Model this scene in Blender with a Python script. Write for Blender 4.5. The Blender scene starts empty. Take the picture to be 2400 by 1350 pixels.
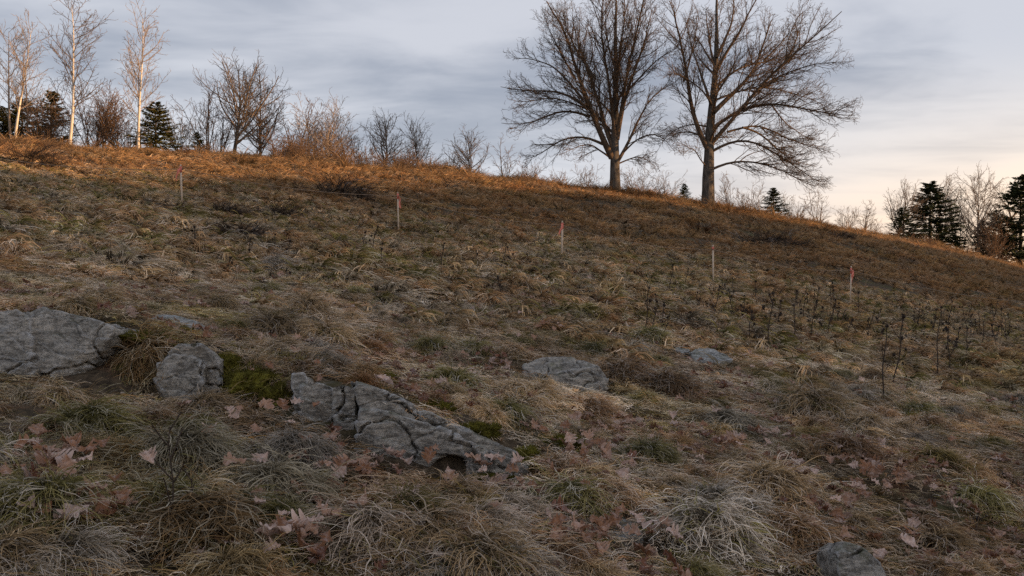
import bpy, bmesh, math, random
import numpy as np
from mathutils import Vector

# ------------------------------------------------------------------ camera, sky, sun, exposure
S = bpy.context.scene
COL = S.collection
F = 2333.0                                   # focal length in photograph pixels (2400 wide)
cam = bpy.data.objects.new('camera', bpy.data.cameras.new('camera'))
COL.objects.link(cam)
cam.data.sensor_width = 36.0
cam.data.lens = 36.0 * F / 2400.0
cam.data.clip_start = 0.05
cam.data.clip_end = 6000
cam.location = (0, 0, 0)
cam.rotation_euler = (math.radians(90), 0, 0)
S.camera = cam
SUN_AZ, SUN_EL = math.radians(100), math.radians(6.0)     # azimuth clockwise from the view direction (+Y)
SD = Vector((math.cos(SUN_EL) * math.sin(SUN_AZ), math.cos(SUN_EL) * math.cos(SUN_AZ), math.sin(SUN_EL)))
sl = bpy.data.lights.new('sun', 'SUN')
sl.energy = 4.5
sl.angle = math.radians(0.8)
sl.color = (1.0, 0.60, 0.30)
sun = bpy.data.objects.new('sun', sl)
COL.objects.link(sun)
sun.rotation_euler = SD.to_track_quat('Z', 'Y').to_euler()
S.view_settings.view_transform = 'Standard'
S.view_settings.look = 'None'
S.view_settings.exposure = 0.62
S.view_settings.gamma = 1.0
S.render.engine = 'CYCLES'
S.cycles.max_bounces = 4
S.cycles.diffuse_bounces = 2
S.cycles.transparent_max_bounces = 4
S.cycles.use_denoising = False


class NT:
    """short-hand for building node trees"""
    def __init__(s, tree):
        s.t = tree
        s.t.nodes.clear()

    def n(s, typ, props=None, **ins):
        nd = s.t.nodes.new(typ)
        for k, v in (props or {}).items():
            setattr(nd, k, v)
        for k, v in ins.items():
            key = int(k[1:]) if k[0] == 'i' and k[1:].isdigit() else k.replace('_', ' ')
            sock = nd.inputs[key]
            if isinstance(v, bpy.types.NodeSocket):
                s.t.links.new(v, sock)
            else:
                sock.default_value = v
        return nd

    def math(s, op, a, b=0.0, clamp=False):
        return s.n('ShaderNodeMath', {'operation': op, 'use_clamp': clamp}, i0=a, i1=b).outputs[0]

    def mix(s, f, a, b, blend='MIX'):
        nd = s.t.nodes.new('ShaderNodeMix')
        nd.data_type = 'RGBA'
        nd.blend_type = blend
        for k, v in ((0, f), (6, a), (7, b)):
            if isinstance(v, bpy.types.NodeSocket):
                s.t.links.new(v, nd.inputs[k])
            else:
                nd.inputs[k].default_value = (*v, 1.0) if isinstance(v, tuple) and len(v) == 3 else v
        return nd.outputs[2]

    def ramp(s, f, a, b):
        return s.n('ShaderNodeMapRange', {'interpolation_type': 'SMOOTHSTEP'}, Value=f, From_Min=a, From_Max=b).outputs[0]

    def noise(s, vec, scale, detail=4.0, rough=0.55, dist=0.0):
        return s.n('ShaderNodeTexNoise', None, Vector=vec, Scale=scale, Detail=detail, Roughness=rough, Distortion=dist).outputs[0]


W = bpy.data.worlds.new('World')
S.world = W
W.use_nodes = True
w = NT(W.node_tree)
gen = w.n('ShaderNodeTexCoord').outputs['Generated']
sky = w.n('ShaderNodeTexSky', {'sky_type': 'NISHITA', 'sun_disc': False, 'sun_elevation': SUN_EL,
                               'sun_rotation': SUN_AZ, 'air_density': 1.0, 'dust_density': 1.5})
bg_clear = w.n('ShaderNodeBackground', None, Color=sky.outputs[0], Strength=0.15)
sep = w.n('ShaderNodeSeparateXYZ', None, Vector=gen)
zc_ = w.math('MAXIMUM', sep.outputs[2], 0.0)
den = w.math('ADD', zc_, 0.10)
px_ = w.math('DIVIDE', sep.outputs[0], den)
py_ = w.math('DIVIDE', sep.outputs[1], den)
cv = w.n('ShaderNodeCombineXYZ', None, X=w.math('MULTIPLY', px_, 0.62), Y=w.math('MULTIPLY', py_, 0.95), Z=0.7).outputs[0]
n1 = w.noise(cv, 0.75, 5.0, 0.52, 0.35)
n2 = w.noise(cv, 0.33, 2.0, 0.5)
cl = w.math('ADD', w.math('MULTIPLY', n1, 0.6), w.math('MULTIPLY', n2, 0.4))
n3 = w.noise(cv, 2.6, 5.0, 0.55, 0.5)
cl = w.math('ADD', w.math('MULTIPLY', cl, 0.8), w.math('MULTIPLY', n3, 0.2))
light = w.ramp(cl, 0.43, 0.57)
cool = w.mix(light, (0.225, 0.248, 0.312), (0.44, 0.45, 0.50))
# cloud seen towards the horizon is thinner and paler; towards the sun it is lit warm from below
low = w.ramp(zc_, 0.235, 0.02)
cool = w.mix(w.math('MULTIPLY', low, w.math('ADD', 0.45, w.math('MULTIPLY', light, 0.45))), cool, (0.55, 0.565, 0.62))
sdot = w.n('ShaderNodeVectorMath', {'operation': 'DOT_PRODUCT'}, i0=gen, i1=(SD.x, SD.y, 0.0)).outputs['Value']
glow = w.math('MULTIPLY', w.ramp(sdot, -0.22, 0.46), w.ramp(zc_, 0.23, 0.0))
warm = w.mix(w.ramp(zc_, 0.0, 0.16), (1.0, 0.66, 0.38), (0.90, 0.72, 0.55))
ccol = w.mix(w.math('MULTIPLY', glow, w.math('ADD', 0.85, w.math('MULTIPLY', light, 0.35)), True), cool, warm)
bg_cloud = w.n('ShaderNodeBackground', None, Color=ccol, Strength=1.0)
mixs = w.n('ShaderNodeMixShader', None, i0=0.88, i1=bg_clear.outputs[0], i2=bg_cloud.outputs[0])
w.n('ShaderNodeOutputWorld', None, Surface=mixs.outputs[0])

# ------------------------------------------------------------------ numpy helpers
RNG = np.random.default_rng(7)
_perm = np.random.default_rng(3).permutation(256)
_perm = np.concatenate([_perm, _perm, _perm])
_grad = np.random.default_rng(4).normal(size=(256, 3))
_grad /= np.linalg.norm(_grad, axis=1)[:, None]


def perlin(p):
    p = np.asarray(p, float)
    i = np.floor(p).astype(int)
    f = p - i
    u = f * f * f * (f * (f * 6 - 15) + 10)
    i &= 255
    out = 0
    for dx in (0, 1):
        for dy in (0, 1):
            for dz in (0, 1):
                h = _perm[_perm[_perm[(i[..., 0] + dx) & 255] + ((i[..., 1] + dy) & 255)] + ((i[..., 2] + dz) & 255)]
                g = _grad[h]
                d = f - np.array([dx, dy, dz])
                wgt = (u[..., 0] if dx else 1 - u[..., 0]) * (u[..., 1] if dy else 1 - u[..., 1]) * (u[..., 2] if dz else 1 - u[..., 2])
                out = out + wgt * (g * d).sum(-1)
    return out * 1.6


def fbm(p, oct=4, lac=2.1, gain=0.5):
    a, o = 1.0, 0
    p = np.asarray(p, float)
    for k in range(oct):
        o = o + a * perlin(p + 17.3 * k)
        p = p * lac
        a *= gain
    return o


def n2d(x, y, s, seed=0.0, oct=1):
    q = np.stack([np.asarray(x) * s, np.asarray(y) * s, np.zeros_like(np.asarray(x, float)) + seed + 0.37], -1)
    return fbm(q, oct) if oct > 1 else perlin(q)


def sstep(a, b, x):
    t = np.clip((x - a) / (b - a), 0, 1)
    return t * t * (3 - 2 * t)


def mesh(name, V, faces, mat=None, smooth=False, col=None, cname='bc'):
    """faces: list of int arrays (M,3) or (M,4)"""
    me = bpy.data.meshes.new(name)
    V = np.asarray(V, np.float32).reshape(-1, 3)
    if not isinstance(faces, (list, tuple)):
        faces = [faces]
    faces = [np.asarray(f, np.int32) for f in faces if len(f)]
    loops = np.concatenate([f.ravel() for f in faces])
    tot = np.concatenate([np.full(len(f), f.shape[1], np.int32) for f in faces])
    start = np.concatenate([[0], np.cumsum(tot)[:-1]]).astype(np.int32)
    me.vertices.add(len(V))
    me.vertices.foreach_set('co', V.ravel())
    me.loops.add(len(loops))
    me.loops.foreach_set('vertex_index', loops)
    me.polygons.add(len(tot))
    me.polygons.foreach_set('loop_start', start)
    me.polygons.foreach_set('loop_total', tot)
    if smooth:
        me.polygons.foreach_set('use_smooth', np.ones(len(tot), bool))
    me.update(calc_edges=True)
    if col is not None:
        at = me.attributes.new(cname, 'FLOAT_COLOR', 'POINT')
        c = np.ones((len(V), 4), np.float32)
        c[:, :3] = col
        at.data.foreach_set('color', c.ravel())
    if mat:
        me.materials.append(mat)
    return me


def obj(name, me, parent=None, loc=None, rot=None, scale=None):
    o = bpy.data.objects.new(name, me)
    COL.objects.link(o)
    if parent:
        o.parent = parent
    if loc is not None:
        o.location = loc
    if rot is not None:
        o.rotation_euler = rot
    if scale is not None:
        o.scale = scale
    return o


def thing(name, label, cat, loc=(0, 0, 0), me=None, group=None, rot=None, scale=None):
    o = obj(name, me, None, loc, rot, scale)
    o['label'] = label
    o['category'] = cat
    if group:
        o['group'] = group
    return o


# ------------------------------------------------------------------ terrain
_SK = np.array([(-300, 338), (0, 340), (200, 345), (330, 350), (500, 362), (700, 376), (850, 388), (1000, 399), (1150, 415),
                (1300, 431), (1440, 447), (1560, 460), (1660, 477), (1800, 503), (1900, 520), (2050, 546), (2200, 576),
                (2300, 597), (2400, 622), (2700, 680)], float)
_SKU = (_SK[:, 0] - 1200) / F
_SKE = (675 - (_SK[:, 1] + 9)) / F
_YCU = np.array([-.7, -.5, -.3, -.1, .1, .2, .35, .5, .7])
_YCV = np.array([58, 58, 60, 64, 68, 68, 78, 90, 100], float)


def crest_y(u):
    return np.interp(u, _YCU, _YCV)


def bank_front(x):
    return np.interp(x, [-4, -2.6, -2.2, -1.25, -.9, -.4, .2], [6.3, 6.3, 6.05, 5.9, 5.65, 5.5, 5.5])


def gz(x, y, micro=True):
    x = np.asarray(x, float)
    y = np.asarray(y, float)
    ys = np.maximum(y, 0.6)
    u = np.clip(x / ys, -.95, .95)
    ec = np.interp(u, _SKU, _SKE)
    yc = crest_y(u)
    m0 = .092 - .149 * u
    near = -1.5 + m0 * ys
    y0 = 24.0
    z0 = -1.5 + m0 * y0
    zc = ec * yc
    h = yc - y0
    t = np.clip((ys - y0) / h, 0, 1)
    herm = (2 * t**3 - 3 * t**2 + 1) * z0 + (t**3 - 2 * t**2 + t) * h * m0 + (-2 * t**3 + 3 * t**2) * zc + (t**3 - t**2) * h * ec
    dy = np.maximum(ys - yc, 0)
    d1 = np.minimum(dy, 22.0)
    d2 = np.clip(dy - 22.0, 0, 70)
    sl22 = ec - .006 * 22
    past = zc + ec * d1 - .003 * d1 * d1 + sl22 * d2 * (1 - d2 / 140.)
    z = np.where(ys < y0, near, np.where(ys < yc, herm, past))
    # unseen rise added on the sun's side, its crest shaped to shade the slope
    v = -math.cos(SUN_AZ) * x + math.sin(SUN_AZ) * y
    Hb = 18.7 - 9.5 * sstep(48, 96, v) + 1.0 * n2d(v, v * 0 + 3, .09, 5.0, 3)
    rise = sstep(70, 128, x) * (1 - .3 * sstep(150, 260, x)) * sstep(-220, -60, y) * (1 - sstep(95, 190, y))
    z = z + (Hb + 4 - z) * rise - 4 * rise
    # bank held up by the rocks
    yb = bank_front(x)
    A = np.interp(x, [-5, -3, -1.2, -.6, .15, .5], [.10, .24, .22, .17, .05, 0])
    z = z + A * sstep(-.05, .35, y - yb) * np.exp(-np.maximum(0, y - yb - .45) / 1.7)
    # hollow under the long rock's foot
    z = z - .16 * np.exp(-(((x + .33) / .14)**2 + ((y - 5.27) / .14)**2))
    for hx, hy, hr, hd in HOLES:
        z = z - hd * np.exp(-(((x - hx) / hr)**2 + ((y - hy) / (hr * .8))**2))
    if micro:
        nf = 1 - sstep(14, 30, ys)
        z = z + nf * (.10 * n2d(x, y, .9, 1.0) + .055 * n2d(x, y, 2.4, 2.0) + .012 * n2d(x, y, 7.0, 3.0))
        mf = sstep(10, 24, ys) * (1 - .5 * sstep(50, 70, ys))
        z = z + mf * (.24 * n2d(x, y, .16, 4.0) + .18 * n2d(x, y * 1.7, .45, 6.0))
    return z


HOLES = []


def ray(px, py, d):
    return np.array([(px - 1200) / F * d, d, (675 - py) / F * d])


_HD = np.concatenate([np.arange(2.5, 14, .02), np.arange(14, 40, .08), np.arange(40, 130, .25)])


def hit(px, py):
    """where the line of sight through a pixel meets the ground"""
    u, e = (px - 1200) / F, (675 - py) / F
    g = gz(u * _HD, _HD) - e * _HD
    k = np.argmax(g >= 0) if (g >= 0).any() else len(_HD) - 1
    d = _HD[k]
    return np.array([u * d, d, float(gz(np.array([u * d]), np.array([d]))[0])])


for (hx_, hy_, hr_, hd_) in ((2020, 1140, .16, .16), (2110, 1165, .13, .16), (1500, 975, .14, .14), (1440, 905, .10, .10)):
    q_ = hit(hx_, hy_)
    HOLES.append((q_[0], q_[1], hr_, hd_))


def normals(x, y):
    e = .15
    gx = (gz(x + e, y, False) - gz(x - e, y, False)) / (2 * e)
    gy = (gz(x, y + e, False) - gz(x, y - e, False)) / (2 * e)
    n = np.stack([-gx, -gy, np.ones_like(gx)], -1)
    return n / np.linalg.norm(n, axis=-1)[:, None]


def eul(n, spin):
    """Euler XYZ of a spin about z followed by a tilt onto normal n"""
    n = np.asarray(n)
    z = n
    xa = np.stack([np.cos(spin), np.sin(spin), np.zeros_like(spin)], -1)
    xa = xa - (xa * z).sum(-1)[:, None] * z
    xa /= np.linalg.norm(xa, axis=-1)[:, None]
    ya = np.cross(z, xa)
    ry = -np.arcsin(np.clip(xa[:, 2], -1, 1))
    rx = np.arctan2(ya[:, 2], z[:, 2])
    rz = np.arctan2(xa[:, 1], xa[:, 0])
    return np.stack([rx, ry, rz], -1)


# ------------------------------------------------------------------ materials
def mat(name):
    m = bpy.data.materials.new(name)
    m.use_nodes = True
    return m, NT(m.node_tree)


def principled(n, color, rough=.85, spec=.25, normal=None):
    p = n.n('ShaderNodeBsdfPrincipled', None, Roughness=rough, Specular_IOR_Level=spec)
    for k, v in (('Base Color', color),):
        if isinstance(v, bpy.types.NodeSocket):
            n.t.links.new(v, p.inputs[k])
        else:
            p.inputs[k].default_value = (*v, 1)
    if normal is not None:
        n.t.links.new(normal, p.inputs['Normal'])
    return p.outputs[0]


def out(n, sh):
    n.n('ShaderNodeOutputMaterial', None, Surface=sh)


def make_grass_mat(name, trans):
    m, n = mat(name)
    bc = n.n('ShaderNodeAttribute', {'attribute_name': 'bc'}).outputs[0]
    ti = n.n('ShaderNodeAttribute', {'attribute_name': 'tint', 'attribute_type': 'INSTANCER'}).outputs[0]
    c = n.mix(1.0, bc, ti, 'MULTIPLY')
    p = principled(n, c, .75, .2)
    t = n.n('ShaderNodeBsdfTranslucent', None, Color=c).outputs[0]
    out(n, n.n('ShaderNodeMixShader', None, i0=trans, i1=p, i2=t).outputs[0])
    return m


M_GRASS = make_grass_mat('dry_grass', .28)


def make_ground_mat():
    m, n = mat('soil_and_thatch')
    g = n.n('ShaderNodeNewGeometry').outputs['Position']
    a = n.noise(g, .9, 5, .6)
    b = n.noise(g, 14, 6, .7)
    c3 = n.noise(g, 3.1, 5, .65)
    far = n.noise(g, .22, 4, .6)
    col = n.mix(n.ramp(b, .3, .7), (.03, .022, .015), (.13, .095, .06))
    col = n.mix(n.math('MULTIPLY', n.ramp(a, .5, .65), .6), col, (.085, .085, .03))
    col = n.mix(n.math('MULTIPLY', n.ramp(c3, .56, .68), .6), col, (.20, .105, .06))
    col = n.mix(n.math('MULTIPLY', n.ramp(far, .5, .7), .5), col, (.22, .17, .115))
    col = n.mix(n.math('MULTIPLY', n.ramp(n.noise(g, 2.0, 7, .7), .6, .72), .45), col, (.42, .42, .43))
    bump = n.n('ShaderNodeBump', None, Strength=.9, Distance=.03, Height=n.noise(g, 22, 6, .7)).outputs[0]
    out(n, principled(n, col, .95, .1, bump))
    return m


def make_rock_mat(name, base=(.15, .134, .112), pale=(.50, .455, .39), moss=.5, frost=.2):
    m, n = mat(name)
    geo = n.n('ShaderNodeNewGeometry')
    g = geo.outputs['Position']
    nz = n.n('ShaderNodeSeparateXYZ', None, Vector=geo.outputs['Normal']).outputs[2]
    sm = n.n('ShaderNodeMapping', None, Vector=g, Rotation=(.3, .45, .2), Scale=(1.0, 1.0, 4.0)).outputs[0]
    a = n.noise(sm, 8, 10, .78, .4)
    b = n.noise(g, 34, 6, .75)
    col = n.mix(n.ramp(a, .42, .60), base, pale)
    col = n.mix(n.math('MULTIPLY', n.ramp(b, .48, .66), .7), col, (.05, .046, .04))
    col = n.mix(n.math('MULTIPLY', n.ramp(n.noise(sm, 17, 6, .8), .54, .68), .5), col, (.50, .47, .43))
    vc = n.n('ShaderNodeTexVoronoi', {'feature': 'DISTANCE_TO_EDGE'}, Vector=n.n('ShaderNodeMapping', None, Vector=n.mix(.12, g, n.n('ShaderNodeTexNoise', None, Vector=g, Scale=4.0, Detail=4.0).outputs[1]), Rotation=(.3, .45, .2), Scale=(1.0, 1.0, 2.6)).outputs[0], Scale=2.1).outputs[0]
    vm = n.ramp(n.noise(g, 2.4, 3, .5), .44, .56)
    col = n.mix(n.math('MULTIPLY', n.math('MULTIPLY', n.ramp(vc, .022, .0), .75), vm), col, (.025, .024, .02))
    st = n.n('ShaderNodeTexWave', {'wave_type': 'BANDS', 'bands_direction': 'DIAGONAL'}, Vector=g, Scale=5.0, Distortion=9.0,
             Detail=5.0, Detail_Scale=2.2, Detail_Roughness=.7).outputs[1]
    col = n.mix(n.math('MULTIPLY', n.ramp(st, .8, 1.0), .4), col, (.44, .41, .37))
    lich = n.n('ShaderNodeTexVoronoi', {'feature': 'F1'}, Vector=g, Scale=26.0, Randomness=1.0).outputs[0]
    col = n.mix(n.math('MULTIPLY', n.ramp(n.math('ADD', lich, n.math('MULTIPLY', b, .3)), .36, .26), .5), col, (.42, .43, .40))
    rust = n.ramp(n.noise(g, 3.3, 4, .6), .6, .72)
    col = n.mix(n.math('MULTIPLY', rust, .35), col, (.22, .17, .115))
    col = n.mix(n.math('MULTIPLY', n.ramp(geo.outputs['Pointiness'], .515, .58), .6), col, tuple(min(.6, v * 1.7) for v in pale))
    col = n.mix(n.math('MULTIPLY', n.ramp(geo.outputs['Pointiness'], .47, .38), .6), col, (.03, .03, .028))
    mm = n.math('MULTIPLY', n.ramp(nz, .35, .85), n.ramp(n.noise(g, 6.5, 5, .7), .5, .6))
    col = n.mix(n.math('MULTIPLY', mm, moss), col, (.075, .08, .016))
    fr = n.math('MULTIPLY', n.ramp(nz, .3, .9), n.ramp(n.noise(g, 18, 6, .75), .5, .64))
    col = n.mix(n.math('MULTIPLY', fr, frost), col, (.6, .63, .66))
    hgt = n.math('ADD', n.math('ADD', n.math('MULTIPLY', a, .7), n.math('MULTIPLY', n.math('MULTIPLY', n.ramp(vc, .0, .04), vm), .4)), n.math('ADD', n.math('MULTIPLY', b, .35), n.math('MULTIPLY', n.noise(g, 80, 5, .75), .35)))
    bump = n.n('ShaderNodeBump', None, Strength=1.0, Distance=.03, Height=hgt).outputs[0]
    out(n, principled(n, col, .82, .3, bump))
    return m


def make_bark(name, c1, c2, scale=6.0, bump_d=.03, band=None):
    m, n = mat(name)
    g = n.n('ShaderNodeTexCoord').outputs['Object']
    mp = n.n('ShaderNodeMapping', None, Vector=g, Scale=(1, 1, .25)).outputs[0]
    a = n.noise(mp, scale, 6, .7)
    col = n.mix(n.ramp(a, .35, .65), c1, c2)
    if band:
        mb = n.n('ShaderNodeMapping', None, Vector=g, Scale=(.6, .6, 4.0)).outputs[0]
        col = n.mix(n.ramp(n.noise(mb, 2.2, 4, .6), .6, .68), col, band)
    bump = n.n('ShaderNodeBump', None, Strength=.8, Distance=bump_d, Height=a).outputs[0]
    out(n, principled(n, col, .9, .15, bump))
    return m


def make_plain(name, c, rough=.8, spec=.2, var=.35, scale=20.0):
    m, n = mat(name)
    g = n.n('ShaderNodeTexCoord').outputs['Object']
    a = n.noise(g, scale, 4, .6)
    col = n.mix(n.ramp(a, .3, .7), tuple(x * (1 - var) for x in c), tuple(min(1, x * (1 + var)) for x in c))
    out(n, principled(n, col, rough, spec))
    return m


def make_leaf_mat():
    m, n = mat('fallen_leaf')
    bc = n.n('ShaderNodeAttribute', {'attribute_name': 'bc'}).outputs[0]
    ti = n.n('ShaderNodeAttribute', {'attribute_name': 'tint', 'attribute_type': 'INSTANCER'}).outputs[0]
    g = n.n('ShaderNodeTexCoord').outputs['Object']
    fr = n.ramp(n.noise(g, 30, 5, .7), .45, .7)
    c = n.mix(1.0, bc, ti, 'MULTIPLY')
    c = n.mix(n.math('MULTIPLY', fr, .35), c, (.55, .52, .54))
    bump = n.n('ShaderNodeBump', None, Strength=.4, Distance=.004, Height=n.noise(g, 70, 3, .6)).outputs[0]
    p = principled(n, c, .7, .25, bump)
    t = n.n('ShaderNodeBsdfTranslucent', None, Color=c).outputs[0]
    out(n, n.n('ShaderNodeMixShader', None, i0=.15, i1=p, i2=t).outputs[0])
    return m


M_GROUND = make_ground_mat()
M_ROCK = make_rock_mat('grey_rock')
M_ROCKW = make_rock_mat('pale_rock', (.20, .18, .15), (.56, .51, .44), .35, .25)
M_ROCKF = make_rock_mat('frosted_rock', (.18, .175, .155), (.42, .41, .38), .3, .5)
M_BARK = make_bark('grey_brown_bark', (.055, .046, .038), (.14, .12, .10), 9)
M_BARKR = make_bark('brown_branch_bark', (.085, .06, .041), (.15, .107, .074), 5)
M_BARKF = make_bark('sun_lightened_bark', (.13, .10, .076), (.22, .17, .13), 5)  # branch bark lightened so its colour carries sunlight on the background trees
M_BRUSH = make_bark('russet_twig_bark', (.13, .082, .05), (.22, .14, .088), 5)
M_BIRCH = make_bark('pale_birch_bark', (.58, .50, .40), (.74, .67, .57), 4, .01, (.10, .085, .07))
M_BIRCHT = make_bark('pale_twig_bark', (.26, .20, .155), (.36, .29, .23), 4)
M_LEAF = make_leaf_mat()
M_STEM = make_plain('dead_stem', (.06, .044, .034))
M_HEAD = make_plain('seed_head', (.035, .025, .02))
M_WOOD = make_plain('stake_wood', (.68, .54, .41), .75, .2, .15, 12)
M_STRING = make_plain('string', (.33, .24, .17))

# ------------------------------------------------------------------ ground sheet


def ramp_axis(a, b, step, lo, hi, g=1.09):
    core = list(np.arange(a, b + 1e-6, step))
    s, x = step, core[-1]
    up = []
    while x < hi:
        s *= g
        x += s
        up.append(x)
    s, x = step, core[0]
    dn = []
    while x > lo:
        s *= g
        x -= s
        dn.append(x)
    return np.array(dn[::-1] + core + up)


gx_ = ramp_axis(-5, 5, .07, -1800, 1800, 1.06)
gy_ = ramp_axis(3, 11, .06, -900, 2500, 1.045)
GX, GY = np.meshgrid(gx_, gy_)
GZ = gz(GX, GY)
nx, ny = len(gx_), len(gy_)
idx = np.arange(nx * ny).reshape(ny, nx)
gq = np.stack([idx[:-1, :-1], idx[:-1, 1:], idx[1:, 1:], idx[1:, :-1]], -1).reshape(-1, 4)
ground = obj('ground', mesh('ground', np.stack([GX, GY, GZ], -1), gq, M_GROUND, True))
ground['kind'] = 'structure'
ground['label'] = 'sloping meadow ground of soil and thatch'

# ------------------------------------------------------------------ rocks
FOOT = []                                       # (x, y, r) kept free of grass roots


def hull_points_to_rock(pts, voxel, amp, seed, carve=None, smooth_it=2):
    bm = bmesh.new()
    for p in pts:
        bm.verts.new(p)
    r = bmesh.ops.convex_hull(bm, input=bm.verts)
    junk = [g for g in r['geom_interior'] + r['geom_unused'] if isinstance(g, bmesh.types.BMVert)]
    if junk:
        bmesh.ops.delete(bm, geom=list(set(junk)), context='VERTS')
    bmesh.ops.recalc_face_normals(bm, faces=bm.faces)
    me = bpy.data.meshes.new('tmp')
    bm.to_mesh(me)
    bm.free()
    o = bpy.data.objects.new('tmp', me)
    COL.objects.link(o)
    md = o.modifiers.new('r', 'REMESH')
    md.mode = 'VOXEL'
    md.voxel_size = voxel
    ms = o.modifiers.new('s', 'SMOOTH')
    ms.iterations = smooth_it
    ms.factor = .5
    dg = bpy.context.evaluated_depsgraph_get()
    dg.update()
    m2 = bpy.data.meshes.new_from_object(o.evaluated_get(dg))
    bpy.data.objects.remove(o)
    n = len(m2.vertices)
    V = np.empty(n * 3, np.float32)
    m2.vertices.foreach_get('co', V)
    V = V.reshape(-1, 3).astype(float)
    N = np.empty(n * 3, np.float32)
    m2.vertices.foreach_get('normal', N)
    N = N.reshape(-1, 3)
    q = V + seed * 3.17
    big = fbm(q * 2.0, 3)
    fine = fbm(q * 20, 3)
    med = fbm(q * 8, 2)
    crack = np.abs(fbm(q * np.array([1.7, 1.7, 3.0]) + 9, 3))
    # slanting strata: small ledges that step back
    sv = (q @ np.array([.30, .25, .92])) * 11 + 1.1 * fbm(q * 2.2 + 4, 2)
    led = sv - np.floor(sv)
    d = amp * (.55 * big + .30 * med + .20 * fine + 1.0 * (led - .5) * sstep(-.25, .25, fbm(q * 1.9 + 13, 2))) - amp * 2.4 * np.exp(-(crack / .022)**2)
    V = V + N * d[:, None]
    if carve:
        cx, cy, cz, cr, depth = carve
        dist = ((V[:, 0] - cx) / cr)**2 + ((V[:, 2] - cz) / (cr * .62))**2
        V[:, 1] += depth * np.exp(-dist**2) * (V[:, 1] < cy + .5)
    m2.vertices.foreach_set('co', V.astype(np.float32).ravel())
    m2.polygons.foreach_set('use_smooth', np.ones(len(m2.polygons), bool))
    m2.update()
    return m2


def rock(name, label, chunks, material, cat='rock', group='rocks lying in the meadow'):
    """chunks: (depth, thickness back, lean, amp, [(px, py), ...]); outlines at their own depth on the bank"""
    first = np.array([ray(px, py, chunks[0][0]) for px, py in chunks[0][4]])
    c = first.mean(0)
    c[2] = first[:, 2].min()
    root = thing(name, label, cat, c, None, group)
    for k, ch in enumerate(chunks):
        d0, back, lean, amp, poly = ch[:5]
        carve = ch[5] if len(ch) > 5 else None
        poly = np.array(poly, float)
        lo, hi = poly[:, 1].min(), poly[:, 1].max()
        pts = []
        for px, py in poly:
            t = (hi - py) / max(hi - lo, 1)
            d = d0 + lean * t
            f = ray(px, py, d)
            b = ray(px, py, d + back)
            b[2] = f[2] - .25 * back * (t > .5) - .1 * (t <= .5)
            b[0] = f[0]
            pts += [f, b]
            if t < .35:
                pts += [f + [0, .02, -.22], b + [0, 0, -.22]]
        pts = np.array(pts)
        size = np.ptp(pts[:, 0])
        me = hull_points_to_rock(pts - c, max(.010, size / 90), amp, 1.7 * k + len(label), carve)
        me.materials.clear()
        me.materials.append(material)
        obj('block' if len(chunks) > 1 else 'stone', me, root)
        cx, cy = pts[:, 0].mean(), d0 + .12
        for xx in np.arange(pts[:, 0].min() + .05, pts[:, 0].max(), .16):
            FOOT.append((xx, cy, min(.2, max(.12, back * .4))))
    return root


hole = ray(1052, 1104, 5.35)
mr_c = np.array([ray(px, py, 5.42) for px, py in [(845, 958), (925, 968), (1000, 993), (1095, 1040), (1190, 1068), (1240, 1092), (1205, 1118), (1100, 1100), (1000, 1092), (900, 1075), (832, 1052), (836, 985)]])
mr_o = mr_c.mean(0)
mr_o[2] = mr_c[:, 2].min()
rock('rock_outcrop', 'long grey slanting rock with cracked face and moss beside a dark hollow', [
    (5.42, .42, .14, .022, [(845, 958), (925, 968), (1000, 993), (1095, 1040), (1190, 1068), (1240, 1092), (1205, 1118), (1100, 1100), (1000, 1092), (900, 1075), (832, 1052), (836, 985)],
     (hole[0] - mr_o[0], 0, hole[2] - mr_o[2], .085, .22)),
    (5.60, .50, .12, .022, [(822, 893), (900, 912), (960, 942), (1040, 988), (1130, 1030), (1215, 1062), (1235, 1092), (1130, 1058), (1000, 1012), (900, 975), (845, 960)]),
    (5.68, .40, .10, .026, [(705, 905), (740, 893), (775, 905), (785, 950), (780, 1010), (740, 1004), (702, 994), (700, 945)]),
    (5.66, .40, .08, .026, [(772, 908), (800, 896), (832, 905), (838, 950), (828, 1030), (790, 1020), (778, 960)]),
    (5.80, .35, .10, .02, [(684, 876), (712, 874), (722, 890), (706, 945), (690, 935), (682, 905)]),
], M_ROCK)
rock('boulder', 'pale lichened boulder with a deep split at the left edge of the photo', [
    (5.95, .55, .26, .022, [(70, 745), (108, 724), (165, 733), (215, 752), (268, 766), (262, 785), (205, 815), (160, 845), (112, 872), (78, 872)]),
    (5.90, .5, .26, .024, [(-90, 745), (-20, 730), (40, 724), (72, 752), (58, 800), (74, 868), (0, 865), (-90, 860)]),
    (6.30, .5, .18, .02, [(40, 738), (100, 722), (150, 728), (140, 780), (70, 790)]),
    (6.35, .4, .1, .016, [(240, 757), (285, 764), (330, 775), (310, 800), (250, 805)]),
], M_ROCKW)
rock('boulder', 'rounded grey boulder with a curled cap and mossy top left of long slanting rock', [
    (5.90, .35, .12, .028, [(366, 850), (410, 828), (448, 834), (474, 850), (476, 895), (452, 935), (405, 938), (376, 915), (362, 880)]),
    (6.02, .35, .05, .018, [(388, 826), (428, 800), (470, 803), (506, 828), (514, 850), (495, 862), (462, 832), (415, 832)]),
], M_ROCK)
rock('flat_stone', 'low flat grey slab lying behind the pale boulder', [
    (6.98, .5, .40, .012, [(300, 752), (345, 738), (410, 738), (462, 752), (455, 772), (380, 775), (315, 768)])], M_ROCKF)
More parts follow.
